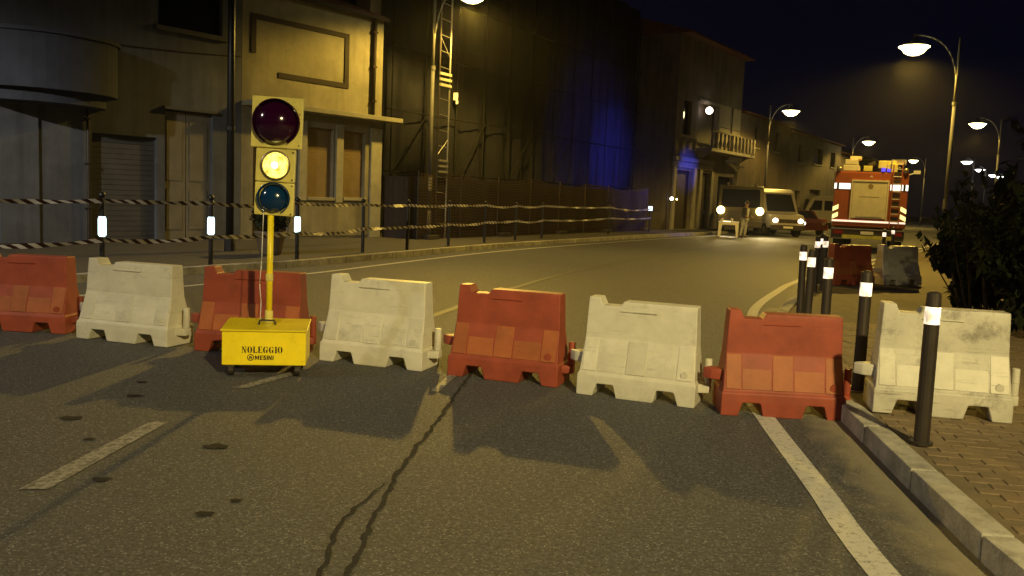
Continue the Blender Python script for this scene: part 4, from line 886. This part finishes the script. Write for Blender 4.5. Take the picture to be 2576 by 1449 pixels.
fm = MB().sph((.035, -.205, 1.665), .011).sph((-.035, -.205, 1.665), .011); fm.build('eyes', 'hair', PS); MB().cyl((0, -.2, 1.66), (0, -.235, 1.63), .012, .018, 8).build('nose', 'skin', PS, smooth=True); MB().box((0, -.205, 1.595), (.05, .012, .01)).build('mouth', 'taill', PS)

# ------------------------------------------------------------------ right-hand side greenery and wall
rnd = random.Random(11)
def shrub(label, cx, cy, rx, ry, h, n, size):
    e = thing('shrub', label, 'shrub', (cx, cy, .105), group='dark shrubs on the right')
    blobs = [(rnd.uniform(-.6, .6)*rx, rnd.uniform(-.6, .6)*ry, rnd.uniform(.25, .8)*h, rnd.uniform(.35, .6)) for _ in range(9)]
    def f():
        b = rnd.choice(blobs); v = Vector((rnd.gauss(0, 1), rnd.gauss(0, 1), rnd.gauss(0, 1))).normalized()*rnd.uniform(.6, 1)
        return (b[0]+v.x*b[3]*rx, b[1]+v.y*b[3]*ry, max(.05, b[2]+v.z*b[3]*h*.5))
    sh_ = [(rnd.uniform(-1, 1)*rx, rnd.uniform(-1, 1)*ry, rnd.uniform(.8, 1.25)*h) for _ in range(16)]
    def f2():
        if rnd.random() < .8: return f()
        a = rnd.choice(sh_); t = rnd.uniform(.55, 1); return (a[0]*t+rnd.gauss(0, .05), a[1]*t+rnd.gauss(0, .05), a[2]*t)
    leaves(n, f2, size, rnd).build('foliage', 'leaf', e)
    for a in sh_[:8]: MB().cyl((a[0]*.2, a[1]*.2, .1), a, .014, .004, 5).build('twig', 'bark', e)
    for k in range(3): MB().cyl((rnd.uniform(-.2, .2), rnd.uniform(-.2, .2), 0), (rnd.uniform(-.5, .5), rnd.uniform(-.5, .5), h*.6), .04, .015, 8).build('stem', 'bark', e)
    return e
shrub('nearest dark shrub at the right edge behind the scuffed barrier', 6.7, 10.9, 1.0, 1.0, 1.5, 4200, .13)
shrub('low dark shrub right behind the scuffed white barrier', 6.75, 12.9, .7, 1.0, 1.25, 3600, .12)
shrub('dark shrub left of the right edge, below the far white lamps', 8.3, 14.6, 1.2, 1.4, 2.0, 4600, .14)
shrub('dim shrub beyond the others, right of the fire engine', 11.2, 19.8, 1.3, 1.4, 2.1, 4200, .14)
shrub('tallest dark shrub, farthest to the right', 11.0, 16.4, 1.6, 1.5, 3.0, 4600, .16)
gw = thing('garden_wall', 'dim brown garden wall right of the fire engine', 'wall', (19.5, 36, .105), R(60))
MB().span(0, 22, 0, .25, 0, 2.1).build('wall', 'wallR', gw); MB().span(-.05, 22.05, -.05, .3, 2.101, 2.2).build('coping', 'stoneC', gw, .01)
tr = thing('trestle', 'small white trestle barrier right of the fire engine', 'trestle', (15.0, 29.2, .105), R(-20))
for k in range(4): MB().box((-.45+k*.3, 0, .95), (.16, .03, .42)).build('board', 'white', tr)
MB().box((0, .03, 1.1), (1.15, .03, .06)).build('rail', 'white', tr)
for x in (-.5, .5): MB().cyl((x, .03, 0), (x, .03, 1.15), .02).build('leg', 'dark', tr)

# ------------------------------------------------------------------ night air, thin haze added so the lamps glow
hz = MB().span(-298, 298, -298, 298, -1.1, 13.5).build('glow_haze', 'black'); hz['kind'] = 'stuff'
vm = bpy.data.materials.new('night haze'); vm.use_nodes = True; vn = vm.node_tree.nodes; vn.remove(vn['Principled BSDF'])
pvn = vn.new('ShaderNodeVolumePrincipled'); pvn.inputs['Color'].default_value = (.8, .8, .8, 1); pvn.inputs['Density'].default_value = .0002; pvn.inputs['Anisotropy'].default_value = .8
vm.node_tree.links.new(pvn.outputs[0], vn['Material Output'].inputs['Volume']); hz.data.materials[0] = vm
